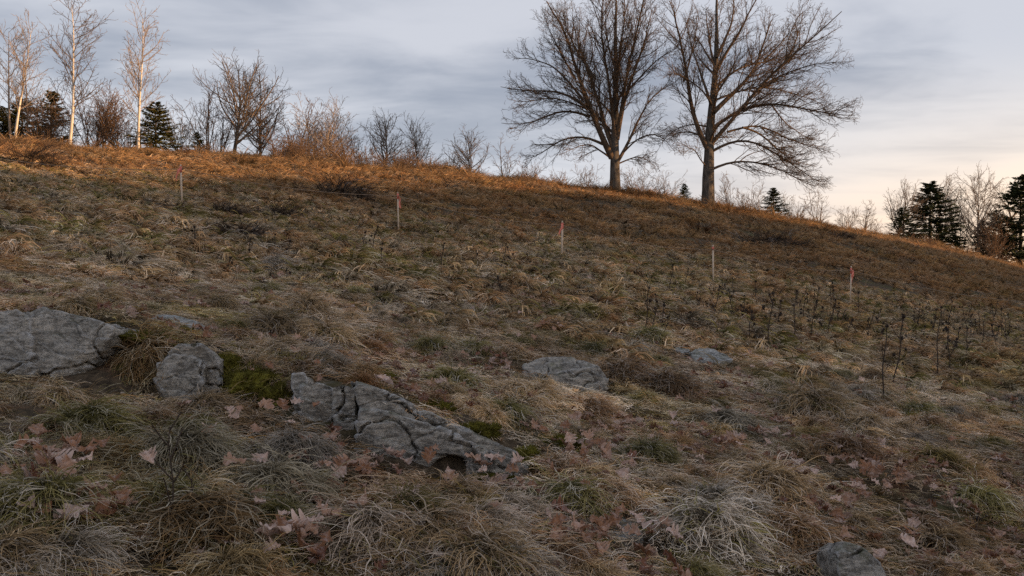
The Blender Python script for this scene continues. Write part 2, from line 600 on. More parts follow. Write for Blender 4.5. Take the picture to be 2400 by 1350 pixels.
rock('boulder', 'dark angular rock with a diagonal pale edge in the middle of the slope', [
    (8.10, .45, .30, .014, [(1226, 855), (1275, 838), (1340, 836), (1400, 858), (1330, 872), (1262, 892), (1228, 878)]),
    (8.0, .45, .12, .014, [(1260, 893), (1330, 868), (1402, 856), (1428, 888), (1412, 912), (1370, 918), (1310, 905)]),
], M_ROCK)
rock('flat_stone', 'thin pale slab half buried beyond the dark angular rock', [
    (11.0, .6, .45, .014, [(1618, 825), (1640, 814), (1672, 818), (1705, 832), (1718, 842), (1680, 848), (1630, 845)]),
    (11.4, .5, .35, .01, [(1578, 818), (1592, 811), (1612, 813), (1618, 822), (1598, 826)])], M_ROCKF)
rock('flat_stone', 'flat frosted stone sunk in grass below the dark hollow', [
    (4.62, .28, .30, .012, [(1388, 1222), (1412, 1204), (1455, 1210), (1500, 1238), (1508, 1256), (1450, 1262), (1405, 1248)])], M_ROCKF)
rock('boulder', 'smooth dark rounded stone cut by the bottom edge of the photo', [
    (4.25, .3, .16, .010, [(1962, 1290), (1990, 1270), (2025, 1282), (2065, 1318), (2090, 1365), (2060, 1400), (1990, 1390), (1962, 1340)])], M_ROCK)

for mx_, my_, mr_ in ((590, 905, .17), (645, 950, .11), (540, 870, .12), (1235, 1085, .09), (1310, 1050, .12), (850, 880, .10), (350, 800, .12), (420, 790, .09)):
    q_ = hit(mx_, my_)
    FOOT.append((q_[0], q_[1], mr_ * .4))
FOOT += [(h[0], h[1] - .03, h[2] * .9) for h in HOLES] + [(-.33, 5.22, .16)]
# ------------------------------------------------------------------ grass blades and tufts


def blades(rng, n, rad, length, lean=(35, 75), droop=1.3, wig=.35, width=.0035, K=6, bias=(0, 0), base=(.05, .045, .02),
           mid=(.16, .13, .085), tip=(.26, .22, .17), frost=.3, power=.6, zmin=.004, jit=1.0, lift=0.0, lock=5, zmax=None):
    nl = max(1, n // lock)
    li = rng.integers(0, nl, n)
    r = np.clip((rad * rng.random(nl)**power)[li] + rng.normal(0, .012, n), .001, rad)
    th = (rng.random(nl) * 2 * np.pi)[li] + rng.normal(0, .06, n)
    root = np.stack([r * np.cos(th), r * np.sin(th), lift * (1 - (r / rad)**2)], -1)
    hd = np.stack([np.cos(th) * r / rad * 1.2 + bias[0] + rng.normal(0, .45 * jit, nl)[li], np.sin(th) * r / rad * 1.2 + bias[1] + rng.normal(0, .45 * jit, nl)[li]], -1)
    phi = np.arctan2(hd[:, 1], hd[:, 0]) + rng.normal(0, .16, n)
    L = length * rng.uniform(.45, 1.15, n)
    th0 = np.radians(rng.uniform(lean[0], lean[1], nl)[li] + rng.normal(0, 5, n))
    dr = droop * rng.uniform(.5, 1.4, nl)[li] * rng.uniform(.85, 1.15, n)
    P = np.zeros((n, K + 1, 3))
    P[:, 0] = root
    ph = phi.copy()
    tt = th0.copy()
    for k in range(K):
        ph = ph + rng.normal(0, wig * .9, nl)[li] + rng.normal(0, wig * .35, n)
        tt = tt - dr / K * (1 + .3 * k / K) + rng.normal(0, min(wig * .4, .13), nl)[li] + rng.normal(0, min(wig * .15, .06), n)
        step = np.stack([np.cos(tt) * np.cos(ph), np.cos(tt) * np.sin(ph), np.sin(tt)], -1) * (L / K)[:, None]
        P[:, k + 1] = P[:, k] + step
        lowz = zmin + .03 * rng.random(n)
        P[:, k + 1, 2] = np.maximum(P[:, k + 1, 2], lowz - .02 * (k == 0))
        if zmax:
            P[:, k + 1, 2] = np.minimum(P[:, k + 1, 2], zmax * (.5 + .5 * rng.random(n)))
    side = np.stack([-np.sin(phi), np.cos(phi), np.zeros(n)], -1)
    up = np.array([0, 0, 1.0])
    tw = rng.uniform(0, np.pi, n)[:, None]
    side = side * np.cos(tw) + up * np.sin(tw)
    s = np.linspace(0, 1, K + 1)
    wd = width * rng.uniform(.6, 1.5, n)[:, None] * (1 - .75 * s**2)[None]
    A = P - side[:, None] * wd[..., None] * .5
    B = P + side[:, None] * wd[..., None] * .5
    V = np.stack([A, B], 2).reshape(-1, 3)
    b0 = (np.arange(n) * (2 * (K + 1)))[:, None]
    k = np.arange(K)[None] * 2
    f = np.stack([b0 + k, b0 + k + 1, b0 + k + 3, b0 + k + 2], -1).reshape(-1, 4)
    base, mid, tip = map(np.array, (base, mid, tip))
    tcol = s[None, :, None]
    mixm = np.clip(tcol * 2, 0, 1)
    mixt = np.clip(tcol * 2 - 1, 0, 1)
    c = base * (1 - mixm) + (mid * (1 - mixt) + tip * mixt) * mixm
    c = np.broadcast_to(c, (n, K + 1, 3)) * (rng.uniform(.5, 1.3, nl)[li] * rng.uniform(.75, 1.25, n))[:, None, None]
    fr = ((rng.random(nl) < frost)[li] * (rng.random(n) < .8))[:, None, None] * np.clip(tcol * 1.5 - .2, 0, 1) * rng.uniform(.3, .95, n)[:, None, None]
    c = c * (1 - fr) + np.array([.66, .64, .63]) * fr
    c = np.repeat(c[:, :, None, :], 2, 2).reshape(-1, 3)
    return V, f, c


def join(parts):
    Vs, Fs, Cs, o = [], [], [], 0
    for V, f, c in parts:
        Vs.append(V)
        Fs.append(f + o)
        Cs.append(c)
        o += len(V)
    return np.concatenate(Vs), np.concatenate(Fs), np.concatenate(Cs)


DH = (.55, -.35)                                # downhill drift of the drooping blades
STRAW = dict(base=(.035, .026, .013), mid=(.36, .265, .15), tip=(.55, .43, .29))  # base tones of these palettes darkened to paint in shade between the blades
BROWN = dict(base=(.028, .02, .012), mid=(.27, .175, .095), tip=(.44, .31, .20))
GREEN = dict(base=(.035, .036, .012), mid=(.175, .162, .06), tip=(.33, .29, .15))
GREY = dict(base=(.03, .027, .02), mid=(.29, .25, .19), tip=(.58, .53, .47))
TUSS = {'straw': [], 'brown': [], 'green': [], 'grey': []}
rg = np.random.default_rng(11)
for key, pal, fro in (('straw', STRAW, .3), ('brown', BROWN, .25), ('green', GREEN, .25), ('grey', GREY, .65)):
    for k in range(3):
        core = blades(rg, 620, .16, .20, (20, 80), 2.3, .34, .0037, 7, DH, frost=fro + .1, lift=.13, lock=4, jit=1.3, **pal)
        mop = blades(rg, 330, .19, .27, (0, 60), 1.7, .6, .0036, 9, DH, frost=fro + .3, lift=.12, lock=3, jit=1.9, **pal)
        und = blades(rg, 160, .20, .16, (10, 60), .9, .5, .0050, 4, DH, frost=.15, lift=.10, **(GREEN if k != 1 else pal))
        V, f, c = join([core, mop, und])
        TUSS[key].append(mesh('tussock_' + key, V, f, M_GRASS, False, c))


# ---- scatter by geometry nodes (grass, litter: nobody could count it)
def scatter(name, label, meshes, pos, rot, scl, idx, tint):
    coll = bpy.data.collections.new(name + '_pieces')
    for k, me in enumerate(meshes):
        o = bpy.data.objects.new('piece_%02d' % k, me)
        coll.objects.link(o)
    n = len(pos)
    me = bpy.data.meshes.new(name)
    me.vertices.add(n)
    me.vertices.foreach_set('co', np.asarray(pos, np.float32).ravel())
    for nm, typ, key, arr in (('rot', 'FLOAT_VECTOR', 'vector', rot), ('scl', 'FLOAT', 'value', scl), ('pick', 'INT', 'value', idx)):
        a = me.attributes.new(nm, typ, 'POINT')
        a.data.foreach_set(key, np.asarray(arr, np.int32 if typ == 'INT' else np.float32).ravel())
    a = me.attributes.new('tint', 'FLOAT_COLOR', 'POINT')
    c = np.ones((n, 4), np.float32)
    c[:, :3] = tint
    a.data.foreach_set('color', c.ravel())
    o = obj(name, me)
    o['kind'] = 'stuff'
    o['label'] = label
    ng = bpy.data.node_groups.new(name, 'GeometryNodeTree')
    ng.interface.new_socket('Geometry', in_out='INPUT', socket_type='NodeSocketGeometry')
    ng.interface.new_socket('Geometry', in_out='OUTPUT', socket_type='NodeSocketGeometry')
    N = ng.nodes
    gi, go = N.new('NodeGroupInput'), N.new('NodeGroupOutput')
    ci = N.new('GeometryNodeCollectionInfo')
    ci.inputs['Collection'].default_value = coll
    ci.inputs['Separate Children'].default_value = True
    ci.inputs['Reset Children'].default_value = True
    iop = N.new('GeometryNodeInstanceOnPoints')
    iop.inputs['Pick Instance'].default_value = True

    def na(nm, typ):
        x = N.new('GeometryNodeInputNamedAttribute')
        x.data_type = typ
        x.inputs['Name'].default_value = nm
        return x.outputs['Attribute']
    L = ng.links.new
    L(gi.outputs[0], iop.inputs['Points'])
    L(ci.outputs[0], iop.inputs['Instance'])
    L(na('pick', 'INT'), iop.inputs['Instance Index'])
    L(na('rot', 'FLOAT_VECTOR'), iop.inputs['Rotation'])
    L(na('scl', 'FLOAT'), iop.inputs['Scale'])
    L(iop.outputs[0], go.inputs[0])
    md = o.modifiers.new('scatter', 'NODES')
    md.node_group = ng
    return o


LEAFY = [(150, 1140), (215, 1250), (690, 1315), (1180, 1145), (1370, 1055), (1400, 1300), (1480, 1285), (60, 1130), (620, 1005), (2040, 1160), (825, 1150), (1260, 790), (1990, 1190), (1700, 880), (545, 1152), (775, 1080), (2120, 1330)]
LEAFW = [tuple(hit(a_, b_)[:2]) for a_, b_ in LEAFY]


def leafy(x, y, r):
    b = np.zeros(len(x), bool)
    for lx, ly in LEAFW:
        b |= ((x - lx) / 1.4)**2 + (y - ly)**2 < r * r
    return b


def blocked(x, y, grow=0.0):
    b = np.zeros(len(x), bool)
    for fx, fy, fr in FOOT:
        b |= (x - fx)**2 + (y - fy)**2 < (fr + grow)**2
    return b


def view_points(rng, n, y0, y1, margin=.07, pw=1.0):
    """random ground points inside the field seen, uniform over area"""
    y = np.sqrt(y0**2 + (y1**2 - y0**2) * rng.random(n)**pw)
    x = (rng.random(n) * 2 - 1) * ((.514 + margin) * y + 1.4)
    return x, y


FROST = []
for (fx_, fy_, fw_) in ((60, 520, 4.5), (330, 600, 3.0), (400, 682, 1.6), (1120, 830, .8), (1820, 665, 3.0), (1680, 900, .7), (2340, 960, 1.2), (180, 1270, .4), (80, 1060, .5),
                        (1640, 1290, .5), (1000, 590, 1.6), (2200, 600, 4.0), (1430, 640, 2.0)):
    q_ = hit(fx_, fy_)
    FROST.append((q_[0], q_[1], fw_))


def frost_field(x, y):
    """0..1, where hoar frost lies: the same wide patches for everything"""
    f = sstep(.0, .55, n2d(x, y, .55, 11.0, 3) + .2)
    for fx, fy, fw in FROST:
        f = f + .9 * np.exp(-(((x - fx) / fw)**2 + ((y - fy) / (fw * .7))**2))
    return np.clip(f, 0, 1.2)


def tint_field(rng, x, y):
    n = len(x)
    g = n2d(x, y, .5, 21.0, 3)
    b = n2d(x, y, .8, 31.0, 3)
    fr = frost_field(x, y) * rng.uniform(0, 1, n)
    t = np.ones((n, 3))
    gg = sstep(.08, .5, g)[:, None]
    bb = sstep(.05, .4, b)[:, None]
    t = t * (1 - gg) + np.array([.80, .80, .50]) * gg
    t = t * (1 - .8 * bb) + np.array([.85, .62, .45]) * .8 * bb
    t = t * (1 - .85 * fr[:, None]) + np.array([1.7, 1.76, 1.84]) * .85 * fr[:, None]
    return t * np.array([1.45, 1.28, 1.07]) * (rng.uniform(.6, 1.25, n) * (1 + .6 * n2d(x, y, 1.1, 71.0, 2)))[:, None]


rg = np.random.default_rng(21)
MATS = []
for k in range(6):
    pal = (STRAW, BROWN, GREY, STRAW, GREEN, BROWN)[k]
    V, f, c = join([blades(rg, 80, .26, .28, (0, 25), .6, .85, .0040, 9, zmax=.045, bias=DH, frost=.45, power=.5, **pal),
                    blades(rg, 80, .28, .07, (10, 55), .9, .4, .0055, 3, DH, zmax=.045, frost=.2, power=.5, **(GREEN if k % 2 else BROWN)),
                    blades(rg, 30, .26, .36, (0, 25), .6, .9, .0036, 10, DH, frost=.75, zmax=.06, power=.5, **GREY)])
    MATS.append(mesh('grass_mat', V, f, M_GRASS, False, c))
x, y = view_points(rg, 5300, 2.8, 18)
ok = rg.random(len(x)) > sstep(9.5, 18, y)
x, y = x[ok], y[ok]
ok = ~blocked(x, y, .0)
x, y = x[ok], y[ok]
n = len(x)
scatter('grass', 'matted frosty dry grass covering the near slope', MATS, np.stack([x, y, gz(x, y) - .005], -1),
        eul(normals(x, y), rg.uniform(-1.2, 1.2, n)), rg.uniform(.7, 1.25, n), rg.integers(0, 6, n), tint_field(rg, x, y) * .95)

tm_ = [m for k in ('straw', 'brown', 'green', 'grey') for m in TUSS[k]]
x, y = view_points(rg, 1400, 3.0, 16)
ok = (~blocked(x, y, .12)) & (~leafy(x, y, .24)) & (n2d(x, y, .7, 81.0, 2) > -.12)
x, y = x[ok], y[ok]
n = len(x)
scatter('grass', 'ragged little tufts between the tussocks of the near slope', tm_, np.stack([x, y, gz(x, y) - .012], -1),
        eul(normals(x, y), rg.uniform(-1.2, 1.2, n)), rg.uniform(.35, .68, n), rg.choice(12, n, p=np.repeat([.10, .0933, .0567, .0833], 3) / np.repeat([.10, .0933, .0567, .0833], 3).sum()), tint_field(rg, x, y))

# middle and far slope: coarser tufts
MIDS = []
for k in range(5):
    pal = (STRAW, BROWN, GREY, STRAW, GREEN)[k]
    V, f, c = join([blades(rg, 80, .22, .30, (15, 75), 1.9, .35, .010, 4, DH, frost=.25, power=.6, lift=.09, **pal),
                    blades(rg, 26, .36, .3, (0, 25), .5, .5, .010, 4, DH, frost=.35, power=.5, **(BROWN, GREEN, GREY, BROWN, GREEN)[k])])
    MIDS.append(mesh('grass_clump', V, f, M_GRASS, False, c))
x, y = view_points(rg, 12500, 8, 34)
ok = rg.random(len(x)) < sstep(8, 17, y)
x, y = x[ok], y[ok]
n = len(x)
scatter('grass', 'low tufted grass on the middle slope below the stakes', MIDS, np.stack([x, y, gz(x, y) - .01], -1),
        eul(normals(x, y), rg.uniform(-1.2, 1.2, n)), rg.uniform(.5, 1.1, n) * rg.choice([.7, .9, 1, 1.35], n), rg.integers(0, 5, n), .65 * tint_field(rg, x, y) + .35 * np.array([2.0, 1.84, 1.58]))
FARS = []
for k in range(4):
    pal = (STRAW, BROWN, STRAW, GREY)[k]
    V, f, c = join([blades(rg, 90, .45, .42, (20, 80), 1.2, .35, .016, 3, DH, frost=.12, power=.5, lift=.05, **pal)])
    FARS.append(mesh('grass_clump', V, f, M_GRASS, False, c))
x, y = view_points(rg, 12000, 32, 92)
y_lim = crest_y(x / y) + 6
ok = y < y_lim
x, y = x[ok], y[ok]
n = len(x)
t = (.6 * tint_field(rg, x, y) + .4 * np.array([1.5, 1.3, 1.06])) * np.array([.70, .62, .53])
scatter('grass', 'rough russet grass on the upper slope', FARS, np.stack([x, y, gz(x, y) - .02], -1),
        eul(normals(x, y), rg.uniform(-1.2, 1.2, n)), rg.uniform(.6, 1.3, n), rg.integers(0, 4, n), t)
# taller sunlit grass along the crest
TALL = []
for k in range(4):
    V, f, c = join([blades(rg, 60, .35, .75, (45, 88), 1.0, .22, .018, 4, (.25, 0), frost=.0, power=.5,
                           base=(.11, .065, .035), mid=(.33, .21, .11), tip=(.48, .34, .20)),
                    blades(rg, 30, .35, .5, (20, 60), 1.0, .4, .018, 4, (.25, 0), frost=.0, power=.5, **BROWN)])
    TALL.append(mesh('tall_grass_clump', V, f, M_GRASS, False, c))
u = rg.uniform(-.58, .58, 5200)
y = crest_y(u) + rg.normal(0, 1, 5200) * np.where(rg.random(5200) < .55, 1.6, 5.5) - .5
x = u * y
n = len(x)
dens = n2d(x, y, .12, 41, 2) > -.25
x, y = x[dens], y[dens]
n = len(x)
sc = rg.uniform(.35, 1.0, n) * (1 + .8 * n2d(x, y, .25, 44, 2)) * rg.choice([1, 1, 1, 1.45], n)
scatter('tall_grass', 'tall orange-brown dead grass along the crest of the hill', TALL, np.stack([x, y, gz(x, y) - .03], -1),
        eul(normals(x, y), rg.uniform(-3, 3, n)), sc, rg.integers(0, 4, n),
        np.array([(1, .92, .80), (.62, .58, .46), (1.1, 1.06, .98), (.55, .40, .30)])[rg.choice(4, n, p=[.42, .26, .16, .16])] * (rg.uniform(.55, 1.15, n) * (1 + .6 * n2d(x, y, .35, 47, 2)))[:, None])

# ------------------------------------------------------------------ tussocks one can pick out
def set_tint(o, t):
    o['tint'] = [float(v) for v in t]


MARKS = [(100, 800, 'pale lichened boulder'), (430, 870, 'rounded grey boulder'), (1000, 1000, 'long slanting rock'), (1320, 875, 'dark angular rock'),
         (1670, 830, 'thin pale slab'), (1450, 1235, 'flat frosted stone'), (2030, 1320, 'smooth dark stone'), (60, 1320, 'bottom left corner'),
         (2340, 1320, 'bottom right corner'), (2065, 1150, 'two dark hollows'), (2150, 850, 'long right-hand stalks'), (1530, 740, 'seed-head cluster'),
         (1990, 690, 'rightmost stake'), (1672, 640, 'fourth stake'), (1317, 600, 'third stake'), (934, 540, 'second stake'), (427, 480, 'first stake'),
         (400, 1150, 'tall single stalk'), (700, 1330, 'large pale bottom leaf'), (380, 760, 'low flat grey slab'), (1850, 760, 'club-headed stalk'), (1762, 735, 'forked seed stalk'), (2300, 780, 'clustered-head stalk'), (2080, 765, 'long leaning stalk'), (1600, 680, 'slope left of fourth stake'), (2390, 720, 'right edge'), (10, 650, 'left edge'),
         (1130, 1320, 'bottom centre'), (760, 700, 'pale straw mound'), (1650, 1060, 'grey matted tussock')]
MANY = []                                       # (object, kind phrase, px, py): labelled at the end by landmark and order
ORD = 'first second third fourth fifth sixth seventh eighth ninth tenth eleventh twelfth thirteenth fourteenth fifteenth sixteenth seventeenth eighteenth nineteenth twentieth'.split() + ['twenty-' + q for q in 'first second third fourth fifth sixth seventh eighth ninth'.split()] + ['thirtieth'] + ['thirty-' + q for q in 'first second third fourth fifth sixth seventh eighth ninth'.split()]


def label_many():
    sets = {}
    for o, ph, px, py in MANY:
        m = min(MARKS, key=lambda q: (q[0] - px)**2 + ((q[1] - py) * 1.5)**2)[2]
        sets.setdefault((ph, m), []).append((px, o))
    for (ph, m), lst in sets.items():
        lst.sort(key=lambda q: q[0])
        for k, (_, o) in enumerate(lst):
            if len(lst) == 1:
                o['label'] = 'only %s near the %s' % (ph, m)
            else:
                o['label'] = '%s from left of the %s near the %s' % (ORD[min(k, 38)], (ph[:-4] + 'leaves') if ph.endswith('leaf') else ph + 's', m)


BIG = [  # px, py (crown), size, kind, label
    (640, 775, 1.35, 'straw', 'large straw tussock spilling over bank above rounded grey boulder'),
    (760, 790, 1.25, 'straw', 'straw tussock with curling blades right above the long slanting rock'),
    (560, 790, .9, 'brown', 'brown tussock hanging over the moss between rounded boulder and long rock'),
    (880, 800, 1.1, 'brown', 'brown tussock on the bank above the middle of long slanting rock'),
    (1010, 815, 1.0, 'green', 'greenish tussock on the slope behind the long slanting rock'),
    (1060, 900, 1.1, 'green', 'mossy green tussock lying along upper edge of long slanting rock'),
    (1180, 970, 1.15, 'green', 'yellow-green tussock behind the lower end of long slanting rock'),
    (600, 850, .6, 'straw', 'small straw tuft drooping over the thick mossy bank'),
    (660, 905, .5, 'brown', 'small brown tuft hanging over moss beside the left end of long rock'),
    (205, 1000, 1.05, 'green', 'olive tussock with dark heart below the pale lichened boulder'),
    (480, 960, 1.0, 'straw', 'pale spidery tussock at the foot of the rounded grey boulder'),
    (420, 1060, 1.15, 'grey', 'broad frosted tussock around the tall single dead stalk'),
    (690, 1060, 1.0, 'grey', 'grey spreading tussock at the foot of long rock'),
    (640, 1160, 1.2, 'grey', 'frosted tussock with curled blades near the bottom left leaves'),
    (95, 1200, 1.15, 'green', 'green-topped tussock at the left edge beside pale fallen leaves'),
    (480, 1230, 1.3, 'brown', 'big shaggy brown tussock at the bottom below tall dead stalk'),
    (20, 1320, 1.1, 'straw', 'straw tussock filling the bottom left corner'),
    (860, 1260, 1.3, 'grey', 'frosted fan-shaped tussock at the bottom below the long rock'),
    (1010, 1250, 1.15, 'straw', 'golden straw tussock in the bottom centre'),
    (1120, 1320, 1.1, 'straw', 'straw tussock cut by the bottom edge below the dark hollow'),
    (1330, 1170, 1.1, 'green', 'green frosted tussock above the flat frosted stone'),
    (1310, 1110, .9, 'brown', 'small brown tussock beside the lower tip of long slanting rock'),
    (1520, 1060, 1.0, 'green', 'green tussock below the dark holes under the brambly grass'),
    (1460, 870, 1.2, 'brown', 'dark brown tussock drooping over right side of dark angular rock'),
    (1560, 900, 1.35, 'brown', 'russet tangled tussock right of the dark angular rock'),
    (1700, 990, 1.3, 'grey', 'grey matted tussock in the right middle ground with pale streaks'),
    (1900, 960, 1.5, 'straw', 'large ochre tussock in the right middle ground'),
    (1980, 1060, 1.2, 'brown', 'brown tussock overhanging two dark burrow-like hollows'),
    (1800, 1150, 1.3, 'straw', 'wide straw tussock combed downhill left of the two dark hollows'),
    (1650, 1250, 1.35, 'grey', 'huge pale combed tussock at the bottom right of centre'),
    (1860, 1260, 1.2, 'brown', 'brown tussock leaning over the smooth dark rounded stone'),
    (2200, 1080, 1.0, 'green', 'mossy green tussock right of the two dark hollows'),
    (2290, 1180, 1.1, 'green', 'olive tussock near the right edge below the moss'),
    (2200, 1290, 1.1, 'straw', 'straw tussock in the bottom right with leaves under it'),
    (2150, 960, 1.1, 'green', 'low mossy tussock on the right slope below tall seed stalks'),
    (2360, 800, 1.5, 'straw', 'upright straw tussock at the right edge beyond seed stalks'),
    (1520, 785, 1.2, 'green', 'green tussock at the foot of the dark seed heads cluster'),
    (650, 620, 1.5, 'grey', 'grey tussock in the left middle slope below the stakes'),
    (720, 350 + 370, 1.3, 'straw', 'pale straw mound of grass above the long slanting rock on the left'),
    (1300, 760, 1.0, 'brown', 'rusty tussock on the slope above the dark angular rock'),
    (230, 700, 1.1, 'straw', 'golden tussock overhanging back of the pale lichened boulder'),
    (350, 830, 1.0, 'brown', 'dark tangled tussock between pale boulder and rounded grey boulder'),
]
rt = np.random.default_rng(31)


def tussock(px, py, s, kind, label, group='grass tussocks'):
    p = hit(px, py + 16)
    d = p[1]
    me = TUSS[kind][rt.integers(0, 3)]
    s *= 1.0
    e = eul(normals(p[None, 0], p[None, 1]), rt.uniform(-.8, .8, 1))[0]
    o = thing('grass_tussock', label, 'tussock', p - [0, 0, .015], me, group, e, (s * rt.uniform(.9, 1.1), s * rt.uniform(.9, 1.1), s * rt.uniform(.75, 1.0)))
    t = tint_field(rt, p[None, 0], p[None, 1])[0]
    set_tint(o, .5 + .5 * t)
    return o


for row in BIG:
    tussock(*row)
GEN = {'straw': 'small straw-coloured tussock among the matted grass of the near slope', 'brown': 'small brown tussock among the matted grass of the near slope',
       'green': 'small green tussock among the matted grass of the near slope', 'grey': 'small frosted grey tussock among the matted grass of the near slope'}
placed = [(r[0], r[1]) for r in BIG]
while len(placed) < len(BIG) + 215:
    yy = 660 + 700 * rt.random()**.8
    xx = rt.uniform(-20, 2420)
    if yy < 660 + (xx - 600) * .07:
        continue
    sep_ = 22 + (yy - 600) * .068
    if any((xx - a)**2 + ((yy - b) * 1.6)**2 < sep_**2 for a, b in placed):
        continue
    p = hit(xx, yy + 10)
    if blocked(p[None, 0], p[None, 1], .2)[0] or leafy(p[None, 0], p[None, 1], .26)[0]:
        placed.append((xx, yy))
        continue
    kind = rt.choice(['straw', 'brown', 'green', 'grey'], p=[.36, .28, .14, .22])
    o_ = tussock(xx, yy, rt.uniform(.55, .95), kind, GEN[kind], 'small %s tussocks on the near slope' % kind)
    MANY.append((o_, {'straw': 'small straw tussock', 'brown': 'small brown tussock', 'green': 'small green tussock', 'grey': 'small frosted tussock'}[kind], xx, yy))
    placed.append((xx, yy))

# ------------------------------------------------------------------ moss
def make_moss_mat():
    m, n = mat('moss')
    g = n.n('ShaderNodeNewGeometry').outputs['Position']
    a = n.noise(g, 9, 5, .7)
    b = n.noise(g, 60, 4, .7)
    c = n.mix(n.ramp(a, .35, .68), (.07, .062, .016), (.23, .205, .035))
    c = n.mix(n.math('MULTIPLY', n.ramp(b, .5, .7), .5), c, (.22, .19, .06))
    bump = n.n('ShaderNodeBump', None, Strength=1.0, Distance=.02, Height=b).outputs[0]
    out(n, principled(n, c, .95, .05, bump))
    return m


M_MOSS = make_moss_mat()


def moss(px, py, rx, ry, rz, label, seed, lift=0.0):
    p = hit(px, py)
    r = np.random.default_rng(seed)
    bm = bmesh.new()
    bmesh.ops.create_icosphere(bm, subdivisions=5, radius=1)
    V = np.array([v.co[:] for v in bm.verts])
    Fc = np.array([[v.index for v in f.verts] for f in bm.faces])
    bm.free()
    D = 1 + .35 * fbm(V * 1.3 + seed, 3) + .12 * fbm(V * 6 + seed, 3)
    V2 = V * D[:, None] * np.array([rx, ry, rz])
    n = 2600
    k = r.integers(0, len(V), n)
    nrm = V[k] + r.normal(0, .5, (n, 3)) + [0, 0, .5]
    nrm /= np.linalg.norm(nrm, axis=1)[:, None]
    a = V2[k]
    sd = np.cross(nrm, r.normal(0, 1, (n, 3)))
    sd /= np.linalg.norm(sd, axis=1)[:, None]
    ln = r.uniform(.012, .035, n)[:, None]
    fv = np.stack([a - sd * .003, a + sd * .003, a + nrm * ln], 1).reshape(-1, 3)
    ff = np.arange(n * 3).reshape(-1, 3) + len(V2)
    me = mesh('moss_cushion', np.concatenate([V2, fv]), np.concatenate([Fc, ff]), M_MOSS, True)
    thing('moss_cushion', label, 'moss', p + [0, .02, lift], me, 'moss cushions round the rocks')


moss(585, 905, .16, .15, .10, 'thick mossy bank between rounded grey boulder and long rock', 1)
moss(648, 945, .09, .11, .10, 'dark moss hanging against left end of long slanting rock', 2)
moss(530, 868, .11, .12, .07, 'bright moss patch right of the rounded grey boulder', 3)
moss(1235, 1085, .08, .16, .06, 'bright yellow-green moss strip at lower end of long slanting rock', 4)
moss(1310, 1050, .16, .13, .06, 'moss cushion on slope right of long slanting rock', 5)
moss(850, 880, .20, .12, .06, 'olive moss along the top edge of long slanting rock', 6, -.02)
moss(350, 800, .18, .16, .05, 'moss cushion left of the curled cap of rounded boulder', 7)
moss(420, 790, .12, .12, .05, 'moss behind the curled cap of rounded boulder', 8)
moss(760, 872, .12, .09, .05, 'moss on the bank above left blocks of long slanting rock', 13, -.01)
moss(1000, 955, .16, .08, .045, 'moss strip along the back edge of long slanting rock', 14, -.01)
moss(1120, 1015, .13, .08, .04, 'moss at the back of the lower half of long slanting rock', 15, -.01)
moss(455, 905, .06, .07, .05, 'little moss pad at the right foot of rounded boulder', 16)
moss(2120, 985, .22, .2, .05, 'mossy cushion on the slope at the right', 9)
moss(1150, 1135, .12, .08, .04, 'dark moss under the lower end of long slanting rock', 10)
moss(2185, 1080, .13, .14, .05, 'small moss cushion above two dark hollows at the right', 12)

# ------------------------------------------------------------------ fallen leaves
def leaf_mesh(seed):
    r = np.random.default_rng(seed)
    n = 40
    s = np.linspace(0, 1, n)
    lob = np.abs(np.sin(s * np.pi * r.uniform(3.4, 4.4) + r.uniform(-.3, .3)))**.7
    wd = (.36 + .64 * lob) * np.sin(np.pi * np.clip(s * .94 + .03, 0, 1))**.6 * (.34 + .16 * np.sin(s * np.pi * .9)) * r.uniform(.9, 1.15)
    rows = []
    L = .13
    sweep = .14 * lob
    for sgn in (-1, 1):
        for q in (.5, 1.0):
            rows.append((sgn * q * wd, s + sweep * q))
    X = np.stack([rows[1][0], rows[0][0], np.zeros(n), rows[2][0], rows[3][0]], 1)
    Y = np.stack([rows[1][1], rows[0][1], s, rows[2][1], rows[3][1]], 1)
    cu, cl = r.uniform(.2, 1.5), r.uniform(-.8, 1.2)
    Z = cu * X**2 + cl * (Y - .5)**2 * .6 + .22 * n2d(X * 2 + seed, Y * 2, 2.2, seed) + .03 * np.sin(Y * 30 + X * 20) * np.abs(X)
    V = np.stack([X, Y - .5, Z], -1).reshape(-1, 3) * L
    V[:, 2] += .012
    i = np.arange(n * 5).reshape(n, 5)
    f = np.stack([i[:-1, :-1], i[:-1, 1:], i[1:, 1:], i[1:, :-1]], -1).reshape(-1, 4)
    edge = np.clip(np.abs(X) / np.maximum(wd[:, None], .02), 0, 1)
    vein = (np.abs(X) < .005) * .25
    c = (np.array([.38, .26, .19]) * (1 - .15 * edge[..., None]) + vein[..., None] * .3 + (edge[..., None] > .9) * .12).reshape(-1, 3)
    # petiole
    pv = np.array([[-.012, -.5, 0], [.012, -.5, 0], [.02, -.72, .04], [.008, -.72, .04]]) * L + [0, 0, .012]
    V = np.concatenate([V, pv])
    f = np.concatenate([f, [[n * 5, n * 5 + 1, n * 5 + 2, n * 5 + 3]]])
    c = np.concatenate([c, np.tile([.2, .12, .07], (4, 1))])
    return mesh('oak_leaf', V, f, M_LEAF, True, c)


